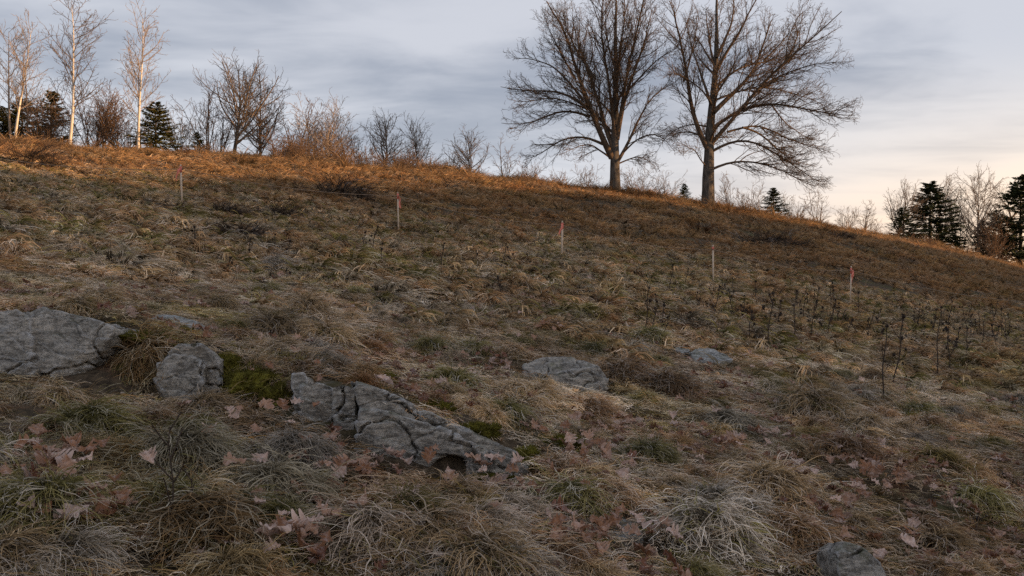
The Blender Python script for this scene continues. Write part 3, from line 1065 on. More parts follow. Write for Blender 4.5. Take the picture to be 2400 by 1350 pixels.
LEAVES = [leaf_mesh(50 + k) for k in range(9)]
BIGLEAF = [
    (218, 1232, 1.1, 'p', 'pinkish frosted oak leaf beside green-topped tussock at the left'),
    (232, 1268, 1.0, 'b', 'rusty brown leaf folded under the pinkish leaf at the left'),
    (180, 1290, 1.05, 'w', 'whitened frosty leaf in the leaf heap at the lower left'),
    (128, 1150, 1.0, 'w', 'pale frosted oak leaf below the olive tussock at the left'),
    (205, 1125, .9, 'b', 'orange-brown crumpled leaf below the olive tussock'),
    (652, 1328, 1.15, 'w', 'large pale maple-like leaf at the bottom edge left of centre'),
    (708, 1312, 1.0, 'w', 'white-edged leaf right of the large pale bottom leaf'),
    (545, 1152, .9, 'p', 'pale leaf in front of the frosted curled tussock'),
    (775, 1078, .9, 'p', 'tan leaf standing on edge in front of long rock'),
    (826, 1150, 1.0, 'p', 'pink and brown leaf pair in grass below the long rock'),
    (1112, 1128, .9, 'p', 'pointed pink-brown leaf at the mouth of the dark hollow'),
    (1152, 1128, .85, 'w', 'pale leaf right of the dark hollow under the rock tip'),
    (1005, 1128, .8, 'b', 'red-brown leaf on the left lip of the dark hollow'),
    (1215, 1135, .8, 'w', 'row of pale leaves under the tip of long rock, nearest the rock'),
    (965, 932, .8, 'p', 'tan leaf caught on the top edge of long rock'),
    (1345, 1020, .8, 'p', 'pinkish leaf beside the moss cushion right of long rock'),
    (1378, 1068, .9, 'p', 'pale leaf cluster top below the moss cushion on the slope'),
    (1408, 1298, 1.0, 'b', 'brown arched oak leaf in the bottom right of centre'),
    (1352, 1300, .9, 'p', 'pink-brown oak leaf left of the brown arched leaf'),
    (1486, 1278, 1.05, 'w', 'frost-white curled leaf beside the huge combed tussock'),
    (2030, 1140, .9, 'b', 'orange leaf in the left one of the two dark hollows'),
    (60, 1110, .9, 'b', 'dark brown leaf at the left edge below the olive tussock'),
    (625, 1000, .8, 'p', 'flat pinkish leaf at the foot of the mossy bank'),
    (2120, 1330, 1.0, 'w', 'pale leaf beside the smooth dark rounded stone'),
]
rl = np.random.default_rng(41)
LT = {'p': (1.05, .86, .74), 'b': (.75, .5, .33), 'w': (1.5, 1.46, 1.5)}


def leaf(px, py, s, tone, label, group, lift=.03):
    p = hit(px, py)
    nn = normals(p[None, 0], p[None, 1]) + rl.normal(0, .3, (1, 3)) + [[0, -.2, 0]]
    nn /= np.linalg.norm(nn)
    e = eul(nn, rl.uniform(-3.1, 3.1, 1))[0]
    o = thing('fallen_leaf', label, 'leaf', p + [0, -.01, lift], LEAVES[rl.integers(0, 9)], group, e, (s, s * rl.uniform(.85, 1.05), s))
    set_tint(o, np.array(LT[tone]) * rl.uniform(.8, 1.15))
    return o


for px, py, s, tone, lab in BIGLEAF:
    leaf(px, py, s * .9, tone, lab, 'large fallen leaves', .12)
GENL = {'p': 'small pinkish-tan fallen leaf lying in the grass', 'b': 'small brown fallen leaf lying in the grass', 'w': 'small frost-whitened fallen leaf lying in the grass'}
for k in range(230):
    if k < 160:
        cx, cy = LEAFY[k % 14]
        px, py = cx + rl.normal(0, 62), cy + rl.normal(0, 24)
    else:
        px, py = rl.uniform(0, 2400), 800 + 540 * rl.random()
    if py > 1345 or px < 0 or px > 2400:
        continue
    p = hit(px, py)
    if blocked(p[None, 0], p[None, 1], -.05)[0]:
        continue
    tone = rl.choice(['p', 'b', 'w'], p=[.4, .35, .25])
    o_ = leaf(px, py, rl.uniform(.36, .72), tone, GENL[tone], 'small fallen leaves in the grass', rl.uniform(.075, .13))
    MANY.append((o_, {'p': 'small tan fallen leaf', 'b': 'small brown fallen leaf', 'w': 'small frosted fallen leaf'}[tone], px, py))
# litter too small and far to count
x, y = view_points(rl, 3600, 4, 24)
x2, y2 = view_points(rl, 2600, 3.6, 9)
x, y = np.r_[x, x2], np.r_[y, y2]
msk = n2d(x, y, .6, 61, 2) > -.05
x, y = x[msk], y[msk]
ok = ~blocked(x, y, 0)
x, y = x[ok], y[ok]
n = len(x)
nn = normals(x, y) + rl.normal(0, .3, (n, 3))
nn /= np.linalg.norm(nn, axis=1)[:, None]
tt = np.array([LT['p'], LT['b'], LT['w'], (.6, .35, .25)])[rl.integers(0, 4, n)] * rl.uniform(.6, 1.1, n)[:, None]
scatter('leaf_litter', 'thin litter of small dead leaves between the grasses', LEAVES, np.stack([x, y, gz(x, y) + .055], -1),
        eul(nn, rl.uniform(-3, 3, n)), rl.uniform(.35, .75, n), rl.integers(0, 9, n), tt)

# ------------------------------------------------------------------ tubes and trees


def tubes(P, R, sides):
    """P (N,n,3), R (N,n) -> vertices, quads"""
    N, n, _ = P.shape
    T = np.gradient(P, axis=1)
    T /= np.linalg.norm(T, axis=2)[..., None] + 1e-9
    ref = np.where(np.abs(T[..., 2:3]) > .8, np.array([1.0, .1, 0]), np.array([0, .1, 1.0]))
    A = np.cross(T, ref)
    A /= np.linalg.norm(A, axis=2)[..., None] + 1e-9
    B = np.cross(T, A)
    an = np.arange(sides) / sides * 2 * np.pi
    V = P[:, :, None] + R[:, :, None, None] * (np.cos(an)[:, None] * A[:, :, None] + np.sin(an)[:, None] * B[:, :, None])
    base = (np.arange(N) * n * sides)[:, None, None]
    k = (np.arange(n - 1) * sides)[None, :, None]
    j = np.arange(sides)[None, None]
    j2 = (j + 1) % sides
    f = np.stack([base + k + j, base + k + j2, base + k + sides + j2, base + k + sides + j], -1).reshape(-1, 4)
    return V.reshape(-1, 3), f


def resample(pts, n):
    pts = np.asarray(pts, float)
    # Catmull-Rom style smoothing through dense linear interpolation
    seg = np.r_[0, np.cumsum(np.linalg.norm(np.diff(pts, axis=0), axis=1))]
    t = np.linspace(0, seg[-1], n)
    o = np.stack([np.interp(t, seg, pts[:, k]) for k in range(3)], 1)
    for _ in range(2):
        o[1:-1] = .25 * o[:-2] + .5 * o[1:-1] + .25 * o[2:]
    return o


def spawn(rng, P, R, dens, s0, ang, ratio, lmin, lmax, K, trop=0.0, wob=.12, rmin=.004, rk=.016, flat=None, s1=1.0, out_pull=0.0, center=None):
    N, n, _ = P.shape
    seg = np.linalg.norm(np.diff(P, axis=1), axis=2)
    L = seg.sum(1)
    cnt = np.maximum(1, np.round(L * dens * rng.uniform(.8, 1.2, N))).astype(int)
    i = np.repeat(np.arange(N), cnt)
    M = len(i)
    within = np.arange(M) - np.repeat(np.cumsum(cnt) - cnt, cnt)
    s = s0 + (s1 - s0) * (within + rng.uniform(0, 1, M)) / cnt[i]
    q = np.clip(s, 0, .9999) * (n - 1)
    k = q.astype(int)
    fr = (q - k)[:, None]
    b = P[i, k] * (1 - fr) + P[i, k + 1] * fr
    T = P[i, k + 1] - P[i, k]
    T /= np.linalg.norm(T, axis=1)[:, None] + 1e-9
    rp = R[i, k] * (1 - fr[:, 0]) + R[i, k + 1] * fr[:, 0]
    v = rng.normal(0, 1, (M, 3))
    if flat is not None:
        v = v * np.array(flat)
    v -= (v * T).sum(1)[:, None] * T
    v /= np.linalg.norm(v, axis=1)[:, None] + 1e-9
    a = np.radians(ang) * rng.uniform(.65, 1.35, M)[:, None]
    d = np.cos(a) * T + np.sin(a) * v
    ln = np.clip(L[i] * ratio * (1 - .55 * s) * rng.uniform(.6, 1.25, M), lmin, lmax)
    C = np.zeros((M, K, 3))
    C[:, 0] = b
    for m in range(1, K):
        d = d + rng.normal(0, wob, (M, 3)) + np.array([0, 0, trop])
        if center is not None:
            o = b - center
            o /= np.linalg.norm(o, axis=1)[:, None] + 1e-9
            d = d + out_pull * o
        d /= np.linalg.norm(d, axis=1)[:, None]
        C[:, m] = C[:, m - 1] + d * (ln / (K - 1))[:, None]
    r0 = np.maximum(np.minimum(rp * .7, ln * rk), rmin)
    RR = np.maximum(r0[:, None] * np.linspace(1, .35, K)[None], rmin * .8)
    return C, RR


def tube_mesh(name, groups, material):
    Vs, Fs, o = [], [], 0
    for P, R, sd in groups:
        V, f = tubes(P, R, sd)
        Vs.append(V)
        Fs.append(f + o)
        o += len(V)
    return mesh(name, np.concatenate(Vs), np.concatenate(Fs), material, True)


# ---- the two great trees: main limbs follow the photograph, each with its own depth
def crop(X, Y):
    return 1150 + X * .3555, Y * .3556


def big_tree(label, depth, trunk, limbs, r_base, seed, dome_c, dome_r):
    rng = np.random.default_rng(seed)
    bx, by = crop(*trunk[0])
    base = ray(bx, by, depth)
    base[2] = float(gz(np.array([base[0]]), np.array([base[1]]))[0])
    root = thing('bare_tree', label, 'tree', base, None, 'great bare trees on the crest')
    W3 = lambda pts, dep: np.array([ray(*crop(X, Y), depth) + [0, d, 0] for (X, Y), d in zip(pts, dep)]) - base
    tr = W3(trunk, np.linspace(0, .6, len(trunk)))
    tr[0, 2] = -.25
    tp = resample(tr, 22)
    zz = np.linspace(0, 1, 22)
    tR = r_base * (1 - .93 * zz**.85) + r_base * .45 * np.exp(-zz / .025)
    V, f = tubes(tp[None], tR[None], 16)
    V = V + (.10 * r_base * fbm(V * np.array([1.6, 1.6, .5]) + seed, 3))[:, None] * np.array([1, 1, 0])
    obj('trunk', mesh('trunk', V, f, M_BARK, True), root)
    LP, LR = [tp[7:][None]], [tR[7:][None]]
    allP = []
    for j, (r, pts) in enumerate(limbs):
        m = len(pts)
        # depth leaves the trunk smoothly; limbs alternate towards and away from the viewer
        amp = rng.uniform(.5, 4.5) * (1 if j % 2 else -1)
        dep = amp * np.linspace(0, 1, m)**1.2
        lp = resample(W3(pts, dep), 14)
        lp += .09 * fbm(np.stack([lp[:, 0] * 1.1, lp[:, 1] * 1.1, lp[:, 2] * 1.1], -1) + j, 2)[:, None] * np.array([1, 1, .7]) * np.linspace(0, 1, 14)[:, None]
        lr = r * 1.15 * (1 - .86 * np.linspace(0, 1, 14)**.8)
        V, f = tubes(lp[None], lr[None], 8)
        obj('limb', mesh('limb', V, f, M_BARKR, True), root)
        allP.append((lp, lr))
    # limbs growing mainly towards and away from the viewer
    for j in range(9):
        k0 = rng.integers(5, 14)
        st = tp[k0]
        ang = rng.uniform(-.7, .7) + (math.pi if j % 2 else 0)
        Ln = rng.uniform(4.0, 6.5) * (1.1 - .03 * k0)
        dirv = np.array([math.sin(ang) * .9, math.cos(ang), .75])
        pts = [st]
        for q in range(6):
            dirv = dirv / np.linalg.norm(dirv)
            pts.append(pts[-1] + dirv * Ln / 6)
            dirv = dirv + rng.normal(0, .08, 3) + [0, 0, .12 if k0 > 8 else -.1]
        lp = resample(pts, 14)
        lr = .10 * (1 - .86 * np.linspace(0, 1, 14)**.8)
        V, f = tubes(lp[None], lr[None], 7)
        obj('limb', mesh('limb', V, f, M_BARKR, True), root)
        allP.append((lp, lr))
    P0 = np.array([a for a, b in allP])
    R0 = np.array([b for a, b in allP])
    cen = np.array([0, 0, 3.2])
    kw = dict(center=cen)
    P1, R1 = spawn(rng, P0, R0, 4.0, .16, 40, .34, .9, 2.9, 8, trop=.01, wob=.10, rmin=.012, rk=.014, out_pull=.10, **kw)
    PT, RT = spawn(rng, tp[None, 8:], tR[None, 8:], 1.6, .2, 38, .25, 1.0, 2.6, 8, trop=.05, wob=.1, rmin=.014, rk=.014, out_pull=.05, **kw)
    P1 = np.concatenate([P1, PT])
    R1 = np.concatenate([R1, RT])
    P2, R2 = spawn(rng, P1, R1, 3.4, .12, 40, .45, .5, 1.4, 6, trop=.0, wob=.14, rmin=.0105, rk=.012, out_pull=.08, **kw)
    P3, R3 = spawn(rng, P2, R2, 4.2, .15, 42, .55, .3, .75, 3, trop=.02, wob=.18, rmin=.0085, rk=.012, out_pull=.06, **kw)
    PE, RE = spawn(rng, P0, R0, 5.0, .4, 45, .14, .4, 1.2, 5, trop=.05, wob=.18, rmin=.007, rk=.012, out_pull=.06, **kw)
    P4, R4 = spawn(rng, P3[::2], R3[::2], 4.5, .2, 40, .6, .2, .5, 2, rmin=.0075, rk=.01, out_pull=.0, **kw)
    # the crown keeps inside a rounded dome
    def dome(P):
        q = (P[:, -1] - np.array([dome_c[0], 0, dome_c[1]])) / np.array([dome_r[0], dome_r[0] * .9, dome_r[1]])
        return (q**2).sum(1) < 1.0
    keep = [dome(P) for P in (P1, P2, P3, PE, P4)]
    obj('crown', tube_mesh('crown', [(P1[keep[0]], R1[keep[0]], 4), (P2[keep[1]], R2[keep[1]], 3), (P3[keep[2]], R3[keep[2]], 3), (PE[keep[3]], RE[keep[3]], 3), (P4[keep[4]], R4[keep[4]], 3)], M_BARKR), root)
    return root


T1 = big_tree('left of two great bare trees on the crest, trunk dividing into a wide fan', 66.0,
              [(820, 1245), (820, 1000), (822, 800), (830, 560), (825, 300), (830, 100), (835, -170)], [
    (.20, [(800, 1040), (740, 940), (680, 800), (610, 660), (540, 470), (480, 280), (400, 190), (350, 130)]),
    (.09, [(740, 950), (640, 900), (540, 890), (440, 920), (330, 1000), (220, 1030)]),
    (.065, [(790, 1040), (700, 990), (640, 970), (560, 1000), (480, 1050)]),
    (.10, [(640, 710), (520, 620), (420, 580), (300, 570), (170, 550), (60, 515)]),
    (.09, [(655, 770), (560, 740), (450, 740), (350, 790), (240, 840), (70, 840)]),
    (.16, [(810, 980), (760, 850), (735, 700), (700, 550), (660, 400), (600, 200), (570, 40)]),
    (.12, [(820, 900), (790, 700), (770, 560), (740, 450), (700, 250), (720, 60), (700, -70)]),
    (.13, [(835, 920), (870, 720), (900, 600), (950, 480), (1000, 330), (1060, 150), (1090, 10)]),
    (.12, [(835, 880), (860, 700), (880, 560), (900, 400), (950, 200), (980, 0), (990, -90)]),
    (.11, [(840, 1060), (900, 960), (950, 850), (1010, 720), (1100, 590), (1210, 530)]),
    (.055, [(880, 1000), (950, 930), (1040, 900), (1110, 960), (1150, 1050)]),
    (.05, [(840, 1080), (920, 1040), (1000, 1010), (1070, 1030), (1140, 1090)]),
    (.07, [(900, 600), (980, 520), (1080, 420), (1200, 370)]),
    (.085, [(610, 660), (520, 540), (400, 420), (290, 380), (150, 370)]),
    (.07, [(560, 520), (470, 400), (390, 290), (330, 170)]),
    (.08, [(690, 520), (560, 300), (500, 120), (500, -10)]),
    (.08, [(832, 560), (850, 350), (870, 150), (860, -100)]),
    (.06, [(830, 480), (780, 300), (760, 120), (780, -60)]),
    (.06, [(640, 720), (540, 690), (420, 660), (300, 690), (180, 720), (110, 710)]),
], .38, 101, (-.9, 6.8), (7.0, 8.6))
T2 = big_tree('right of two great bare trees on the crest, thick trunk and drooping lower limbs', 64.0,
              [(1430, 1340), (1440, 1000), (1450, 830), (1470, 640), (1490, 450), (1500, 250), (1500, 60), (1510, -190)], [
    (.17, [(1430, 980), (1370, 880), (1320, 740), (1290, 600), (1270, 450), (1230, 300), (1190, 170), (1150, 60)]),
    (.10, [(1450, 680), (1410, 520), (1380, 400), (1350, 250), (1330, 100)]),
    (.14, [(1460, 940), (1540, 850), (1640, 720), (1750, 590), (1850, 480), (1960, 390), (2060, 300), (2190, 180)]),
    (.15, [(1470, 740), (1560, 650), (1660, 560), (1740, 480), (1800, 380), (1850, 250), (1900, 110), (1960, 0)]),
    (.11, [(1470, 840), (1560, 770), (1680, 710), (1850, 690), (2000, 730), (2150, 770), (2340, 790)]),
    (.07, [(1560, 870), (1650, 840), (1780, 810), (1880, 840), (2000, 900), (2150, 930), (2310, 940)]),
    (.09, [(1455, 1000), (1560, 940), (1670, 930), (1770, 980), (1880, 1070), (1980, 1150), (2080, 1230)]),
    (.07, [(1660, 840), (1780, 860), (1880, 920), (2000, 1000), (2120, 1040), (2260, 1050)]),
    (.08, [(1450, 1120), (1560, 1070), (1680, 1065), (1800, 1090), (1900, 1130), (2020, 1210), (2100, 1245)]),
    (.08, [(1480, 580), (1580, 480), (1700, 400), (1860, 360), (2000, 300), (2160, 270)]),
    (.12, [(1485, 470), (1560, 330), (1620, 240), (1680, 100), (1760, -30)]),
    (.10, [(1485, 480), (1470, 300), (1480, 150), (1490, -30)]),
    (.045, [(1430, 1110), (1360, 1040), (1320, 990), (1270, 1010), (1220, 1060)]),
    (.055, [(1450, 840), (1350, 810), (1270, 820), (1180, 870), (1150, 930)]),
    (.055, [(1460, 690), (1390, 610), (1300, 560), (1200, 520), (1110, 560)]),
    (.065, [(1480, 660), (1700, 570), (1900, 560), (2050, 600), (2200, 620), (2320, 680)]),
    (.07, [(1270, 540), (1310, 400), (1330, 300), (1350, 150)]),
    (.10, [(1490, 380), (1600, 150), (1640, 0), (1650, -110)]),
    (.065, [(1750, 590), (1880, 520), (2050, 480), (2250, 500)]),
    (.06, [(1930, 420), (2020, 300), (2080, 180), (2110, 90)]),
    (.055, [(1800, 400), (1900, 300), (1990, 180), (2030, 60)]),
    (.05, [(1850, 690), (1960, 790), (2100, 850), (2230, 870)]),
], .44, 202, (1.6, 6.6), (8.0, 9.0))


# ---- background trees
def bare_mesh(seed, H, wdt, style):
    """returns trunk mesh and crown mesh for a leafless tree of height H and crown width wdt"""
    rng = np.random.default_rng(seed)
    r0 = {'birch': .0120, 'oak': .022, 'shrub': .008, 'thin': .012}[style] * H
    stems = []
    if style == 'birch':
        pts = [np.zeros(3)]
        d = np.array([rng.normal(0, .03), rng.normal(0, .03), 1.0])
        for k in range(10):
            pts.append(pts[-1] + d / np.linalg.norm(d) * H / 10)
            d = d + np.array([rng.normal(0, .05), rng.normal(0, .05), 0])
        stems.append((resample(pts, 16), r0))
    else:
        ns = {'oak': 1, 'shrub': 11, 'thin': 4}[style]
        for j in range(ns):
            a = rng.uniform(0, 6.28)
            sp = {'oak': .05, 'shrub': .5, 'thin': .26}[style]
            d = np.array([math.cos(a) * sp, math.sin(a) * sp, 1.0])
            pts = [np.array([math.cos(a), math.sin(a), 0]) * (.02 * H if ns > 1 else 0)]
            hh = H * (rng.uniform(.6, 1.0) if ns > 1 else .80)
            for k in range(8):
                pts.append(pts[-1] + d / np.linalg.norm(d) * hh / 8)
                d = d + np.array([rng.normal(0, .09), rng.normal(0, .09), .03])
            stems.append((resample(pts, 16), r0 * rng.uniform(.7, 1.1)))
    SP = np.array([s for s, r in stems])
    SR = np.array([r * (1 - .85 * np.linspace(0, 1, 16)) for s, r in stems])
    tm = tube_mesh('trunk', [(SP, SR, 7)], None)
    half = wdt / 2
    rm = .010 + .0008 * H
    if style == 'birch':
        P1, R1 = spawn(rng, SP, SR, 3.3, .27, 50, .40, .6, half * 1.5, 7, trop=.09, wob=.1, rmin=rm, rk=.012)
        P2, R2 = spawn(rng, P1, R1, 3.8, .15, 42, .55, .4, 1.1, 5, trop=.05, wob=.15, rmin=rm * .7, rk=.01)
        P3, R3 = spawn(rng, P2, R2, 2.6, .2, 38, .55, .2, .5, 3, trop=.0, wob=.15, rmin=rm * .55, rk=.01)
    elif style == 'oak':
        P1, R1 = spawn(rng, SP, SR, 42 / H, .15, 50, .85, .8, half * 1.55, 9, trop=.07, wob=.09, rmin=rm * 1.4, rk=.018)
        P2, R2 = spawn(rng, P1, R1, 3.2, .12, 42, .45, .6, 2.4, 6, trop=.04, wob=.13, rmin=rm * .9, rk=.012)
        P3, R3 = spawn(rng, P2, R2, 4.0, .15, 42, .55, .3, .9, 3, trop=.02, wob=.16, rmin=rm * .6, rk=.01)
    else:
        P1, R1 = spawn(rng, SP, SR, 3.2, .12, 44, .5, .5, half * 1.4, 7, trop=.05, wob=.12, rmin=rm, rk=.012)
        P2, R2 = spawn(rng, P1, R1, 3.4, .15, 42, .5, .25, 1.0, 5, trop=.03, wob=.15, rmin=rm * .7, rk=.01)
        P3, R3 = spawn(rng, P2, R2, 3.0, .2, 42, .55, .2, .5, 3, trop=.0, wob=.15, rmin=rm * .55, rk=.01)
    cm = tube_mesh('crown', [(P1, R1, 4), (P2, R2, 3), (P3, R3, 3)], None)
    return tm, cm


def place(px, depth):
    u = (px - 1200) / F
    x = u * depth
    return np.array([x, depth, float(gz(np.array([x]), np.array([depth]))[0])])


def bare(name, label, px, top, width, off, style, seed, mt, mc, group, lean=0.0, cat='tree'):
    u = (px - 1200) / F
    depth = float(crest_y(u)) + off
    p = place(px, depth)
    H = (675 - top) / F * depth - p[2]
    wdt = width / F * depth
    root = thing(name, label, cat, p - [0, 0, .1], None, group, (0, lean, 0))
    tm, cm = bare_mesh(seed, H, wdt, style)
    tm.materials.append(mt)
    cm.materials.append(mc)
    obj('trunk' if cat == 'tree' else 'stems', tm, root)
    obj('crown', cm, root)
    return root


WL, WR, WM = 'bare trees at the left end of the crest', 'bare trees at the right end of the crest', 'small bare trees along the crest'
BT = [
    ('birch_tree', 'white birch leaning right at the far left, trunk lit gold', 32, 58, 120, 1, 'birch', 1, M_BIRCH, M_BIRCHT, WL, .10),
    ('birch_tree', 'pinkish birch at the left edge leaning left behind the leaning white birch', 28, 75, 110, 4, 'birch', 2, M_BIRCHT, M_BIRCHT, WL, -.06),
    ('birch_tree', 'short pale birch between leaning white birch and tallest birch', 62, 120, 130, 5, 'birch', 3, M_BIRCHT, M_BIRCHT, WL, .03),
    ('birch_tree', 'tallest slender birch at the left reaching the top of the photo', 162, -6, 130, 1.5, 'birch', 4, M_BIRCH, M_BARKF, WL, .07),
    ('birch_tree', 'slim white birch standing beside the dark spruce', 324, 40, 120, 1, 'birch', 5, M_BIRCH, M_BIRCHT, WL, .045),
    ('birch_tree', 'thin fork of pale birch leaning left from the slim white birch', 330, 120, 90, 1.6, 'birch', 6, M_BIRCHT, M_BIRCHT, WL, -.06),
    ('bushy_tree', 'brown twiggy bush behind the tallest slender birch', 215, 175, 260, 4, 'shrub', 7, M_BRUSH, M_BRUSH, WL, 0),
    ('bushy_tree', 'lower brown bush between tallest birch and dark spruce', 278, 220, 180, 3, 'shrub', 8, M_BRUSH, M_BRUSH, WL, 0),
    ('bushy_tree', 'dark brush clump at left edge under the birches', 90, 210, 200, 4, 'shrub', 9, M_BRUSH, M_BRUSH, WL, 0),
    ('bare_tree', 'many-stemmed bare tree right of the dark spruce', 482, 178, 170, 7, 'thin', 10, M_BARKF, M_BRUSH, WM, 0),
    ('bare_tree', 'round-crowned bare tree left of centre, largest between birches and great trees', 548, 122, 290, 5, 'oak', 11, M_BARK, M_BARKF, WM, 0),
    ('bare_tree', 'low bare tree leaning out right of the round-crowned tree base', 600, 240, 130, 6, 'thin', 12, M_BARKF, M_BRUSH, WM, .15),
    ('bare_tree', 'bare brown tree right of the round-crowned tree', 702, 232, 100, 4, 'thin', 13, M_BARKF, M_BRUSH, WM, 0),
    ('bare_tree', 'yellowish sunlit bare tree with feathery top', 765, 220, 130, 2, 'shrub', 14, M_BIRCHT, M_BIRCHT, WM, 0),
    ('bare_tree', 'narrow brown bare tree right of the yellowish sunlit one', 815, 268, 70, 5, 'thin', 15, M_BRUSH, M_BRUSH, WM, 0),
    ('bare_tree', 'pale bare tree with open crown in the left middle of the crest', 903, 272, 110, 6, 'oak', 16, M_BARKF, M_BARKF, WM, 0),
    ('bare_tree', 'small bare tree just right of the pale open-crowned tree', 978, 290, 90, 5, 'oak', 17, M_BARKF, M_BARKF, WM, 0),
    ('bare_tree', 'small round bare tree left of the great trees', 1105, 308, 115, 5, 'oak', 18, M_BARK, M_BARKF, WM, 0),
    ('bare_tree', 'thin bare tree under the left limbs of the left great tree', 1184, 322, 80, 6, 'thin', 19, M_BARKF, M_BARKF, WM, 0),
    ('bare_shrub', 'low bare shrub left of left great trunk', 1245, 370, 60, 5, 'shrub', 20, M_BRUSH, M_BRUSH, WM, 0, 'shrub'),
    ('bare_shrub', 'wide thin shrub just left of left great trunk', 1375, 378, 100, 12, 'shrub', 21, M_BARKF, M_BARKF, WM, 0, 'shrub'),
    ('bare_shrub', 'thin shrub between the two great trunks, nearer the left one', 1495, 375, 80, 12, 'shrub', 22, M_BARKF, M_BARKF, WM, 0, 'shrub'),
    ('bare_shrub', 'thin shrub between the two great trunks, nearer the right one', 1560, 400, 70, 14, 'shrub', 23, M_BARKF, M_BARKF, WM, 0, 'shrub'),
    ('bare_tree', 'slight bare tree right behind the right great trunk', 1712, 395, 80, 12, 'thin', 24, M_BARKF, M_BARKF, WM, 0),
    ('bare_shrub', 'bare shrub between right great trunk and small spruce', 1755, 425, 70, 10, 'shrub', 25, M_BARKF, M_BARKF, WM, 0, 'shrub'),
    ('bare_shrub', 'bare shrub right of the small spruce under drooping limbs', 1862, 440, 80, 8, 'shrub', 26, M_BARKF, M_BARKF, WM, 0, 'shrub'),
    ('bare_tree', 'dense bare tree right of the small spruce', 1920, 428, 120, 8, 'thin', 27, M_BARKF, M_BARKF, WR, 0),
    ('bare_shrub', 'wind-combed shrub in the dip right of the dense bare tree', 1980, 475, 70, 8, 'shrub', 28, M_BARKF, M_BARKF, WR, .2, 'shrub'),
    ('bare_tree', 'tiny slim tree in the bright dip of the skyline', 2022, 468, 50, 10, 'thin', 29, M_BARKF, M_BARKF, WR, 0),
    ('bare_shrub', 'low scrub at the foot of the bright dip', 2050, 510, 60, 8, 'shrub', 36, M_BARKF, M_BARKF, WR, 0, 'shrub'),
    ('bare_tree', 'bare tree left of the large spruce at the right', 2105, 428, 110, 10, 'oak', 30, M_BARKF, M_BARKF, WR, 0),
    ('bare_tree', 'bare tree whose twigs rise behind the large spruce top', 2205, 405, 110, 22, 'oak', 31, M_BARKF, M_BARKF, WR, 0),
    ('bare_tree', 'straight slim bare tree right of the large spruce', 2248, 418, 70, 12, 'thin', 32, M_BARKF, M_BARKF, WR, 0),
    ('bare_tree', 'open-crowned bare tree between large spruce and right-edge spruce', 2296, 405, 100, 10, 'oak', 33, M_BARKF, M_BARKF, WR, 0),
    ('bare_tree', 'bare tree behind the right-edge spruce', 2388, 398, 110, 20, 'oak', 34, M_BARKF, M_BARKF, WR, 0),
    ('bare_shrub', 'dark thicket at the base of the right-edge spruce', 2335, 500, 100, 6, 'shrub', 35, M_BRUSH, M_BRUSH, WR, 0, 'shrub'),
    ('bushy_tree', 'russet bush just left of the tallest slender birch', 138, 215, 150, 5, 'shrub', 40, M_BRUSH, M_BRUSH, WL, 0),
    ('bushy_tree', 'russet bush just right of the tallest slender birch', 240, 205, 170, 5, 'shrub', 41, M_BRUSH, M_BRUSH, WL, 0),
    ('bushy_tree', 'low russet bush touching the left side of sunlit spruce', 305, 255, 120, 4, 'shrub', 42, M_BRUSH, M_BRUSH, WL, 0),
    ('bushy_tree', 'thin bush right behind the sunlit green spruce', 425, 235, 110, 6, 'shrub', 43, M_BARKF, M_BARKF, WM, 0),
    ('bare_tree', 'brown tree between many-stemmed tree and round-crowned tree', 512, 205, 120, 8, 'thin', 44, M_BARKF, M_BRUSH, WM, 0),
    ('bare_tree', 'twin of round-crowned tree, its right-hand neighbour with lower dome', 612, 180, 150, 7, 'oak', 45, M_BARKF, M_BARKF, WM, 0),
    ('bare_tree', 'brown bare tree left of the yellowish sunlit one', 730, 240, 100, 5, 'thin', 46, M_BRUSH, M_BRUSH, WM, 0),
    ('bushy_tree', 'sunlit twiggy bush between yellowish and narrow brown trees', 790, 262, 100, 3, 'shrub', 47, M_BIRCHT, M_BRUSH, WM, 0),
    ('bushy_tree', 'low twiggy bush right of the narrow brown tree', 852, 305, 80, 5, 'shrub', 48, M_BARKF, M_BARKF, WM, 0),
    ('bushy_tree', 'low twiggy bush between pale open-crowned tree and small tree', 942, 325, 80, 5, 'shrub', 49, M_BARKF, M_BARKF, WM, 0),
    ('bare_shrub', 'low twigs on the crest before the small round tree', 1050, 360, 60, 4, 'shrub', 50, M_BRUSH, M_BRUSH, WM, 0, 'shrub'),
    ('bare_shrub', 'low twigs on the crest under left limbs of left great tree', 1310, 395, 90, 8, 'shrub', 51, M_BRUSH, M_BRUSH, WM, 0, 'shrub'),
]
for row in BT:
    bare(*row)
# brush on the crest at left centre
SHR = [tuple(bare_mesh(300 + k, 1.6, 1.7, 'shrub')) for k in range(4)]
for tm, cm in SHR:
    tm.materials.append(M_BRUSH)
    cm.materials.append(M_BRUSH)
rs = np.random.default_rng(51)
BRUSH = []
for k in range(86):
    px = rs.uniform(-10, 1320) if k < 40 else rs.uniform(640, 1060) if k < 66 else rs.uniform(1450, 2380)
    u = (px - 1200) / F
    depth = float(crest_y(u)) + rs.uniform(-5, 4)
    p = place(px, depth)
    tm, cm = SHR[rs.integers(0, 4)]
    s = rs.uniform(.45, .95) * (1.25 if 650 < px < 1000 else .8)
    root = thing('brush', 'low brown brush', 'brush', p - [0, 0, .05], None, 'low brush on the crest', (0, 0, rs.uniform(0, 6.28)), (s * 1.2, s * 1.2, s))
    BRUSH.append((root, px))
    obj('stems', tm, root)
    obj('crown', cm, root)


# ---- spruces
def make_needles(name, c1, c2):
    m, n = mat(name)
    g = n.n('ShaderNodeTexCoord').outputs['Object']
    a = n.noise(g, 3.0, 4, .6)
    out(n, principled(n, n.mix(n.ramp(a, .35, .65), c1, c2), .85, .15))
    return m


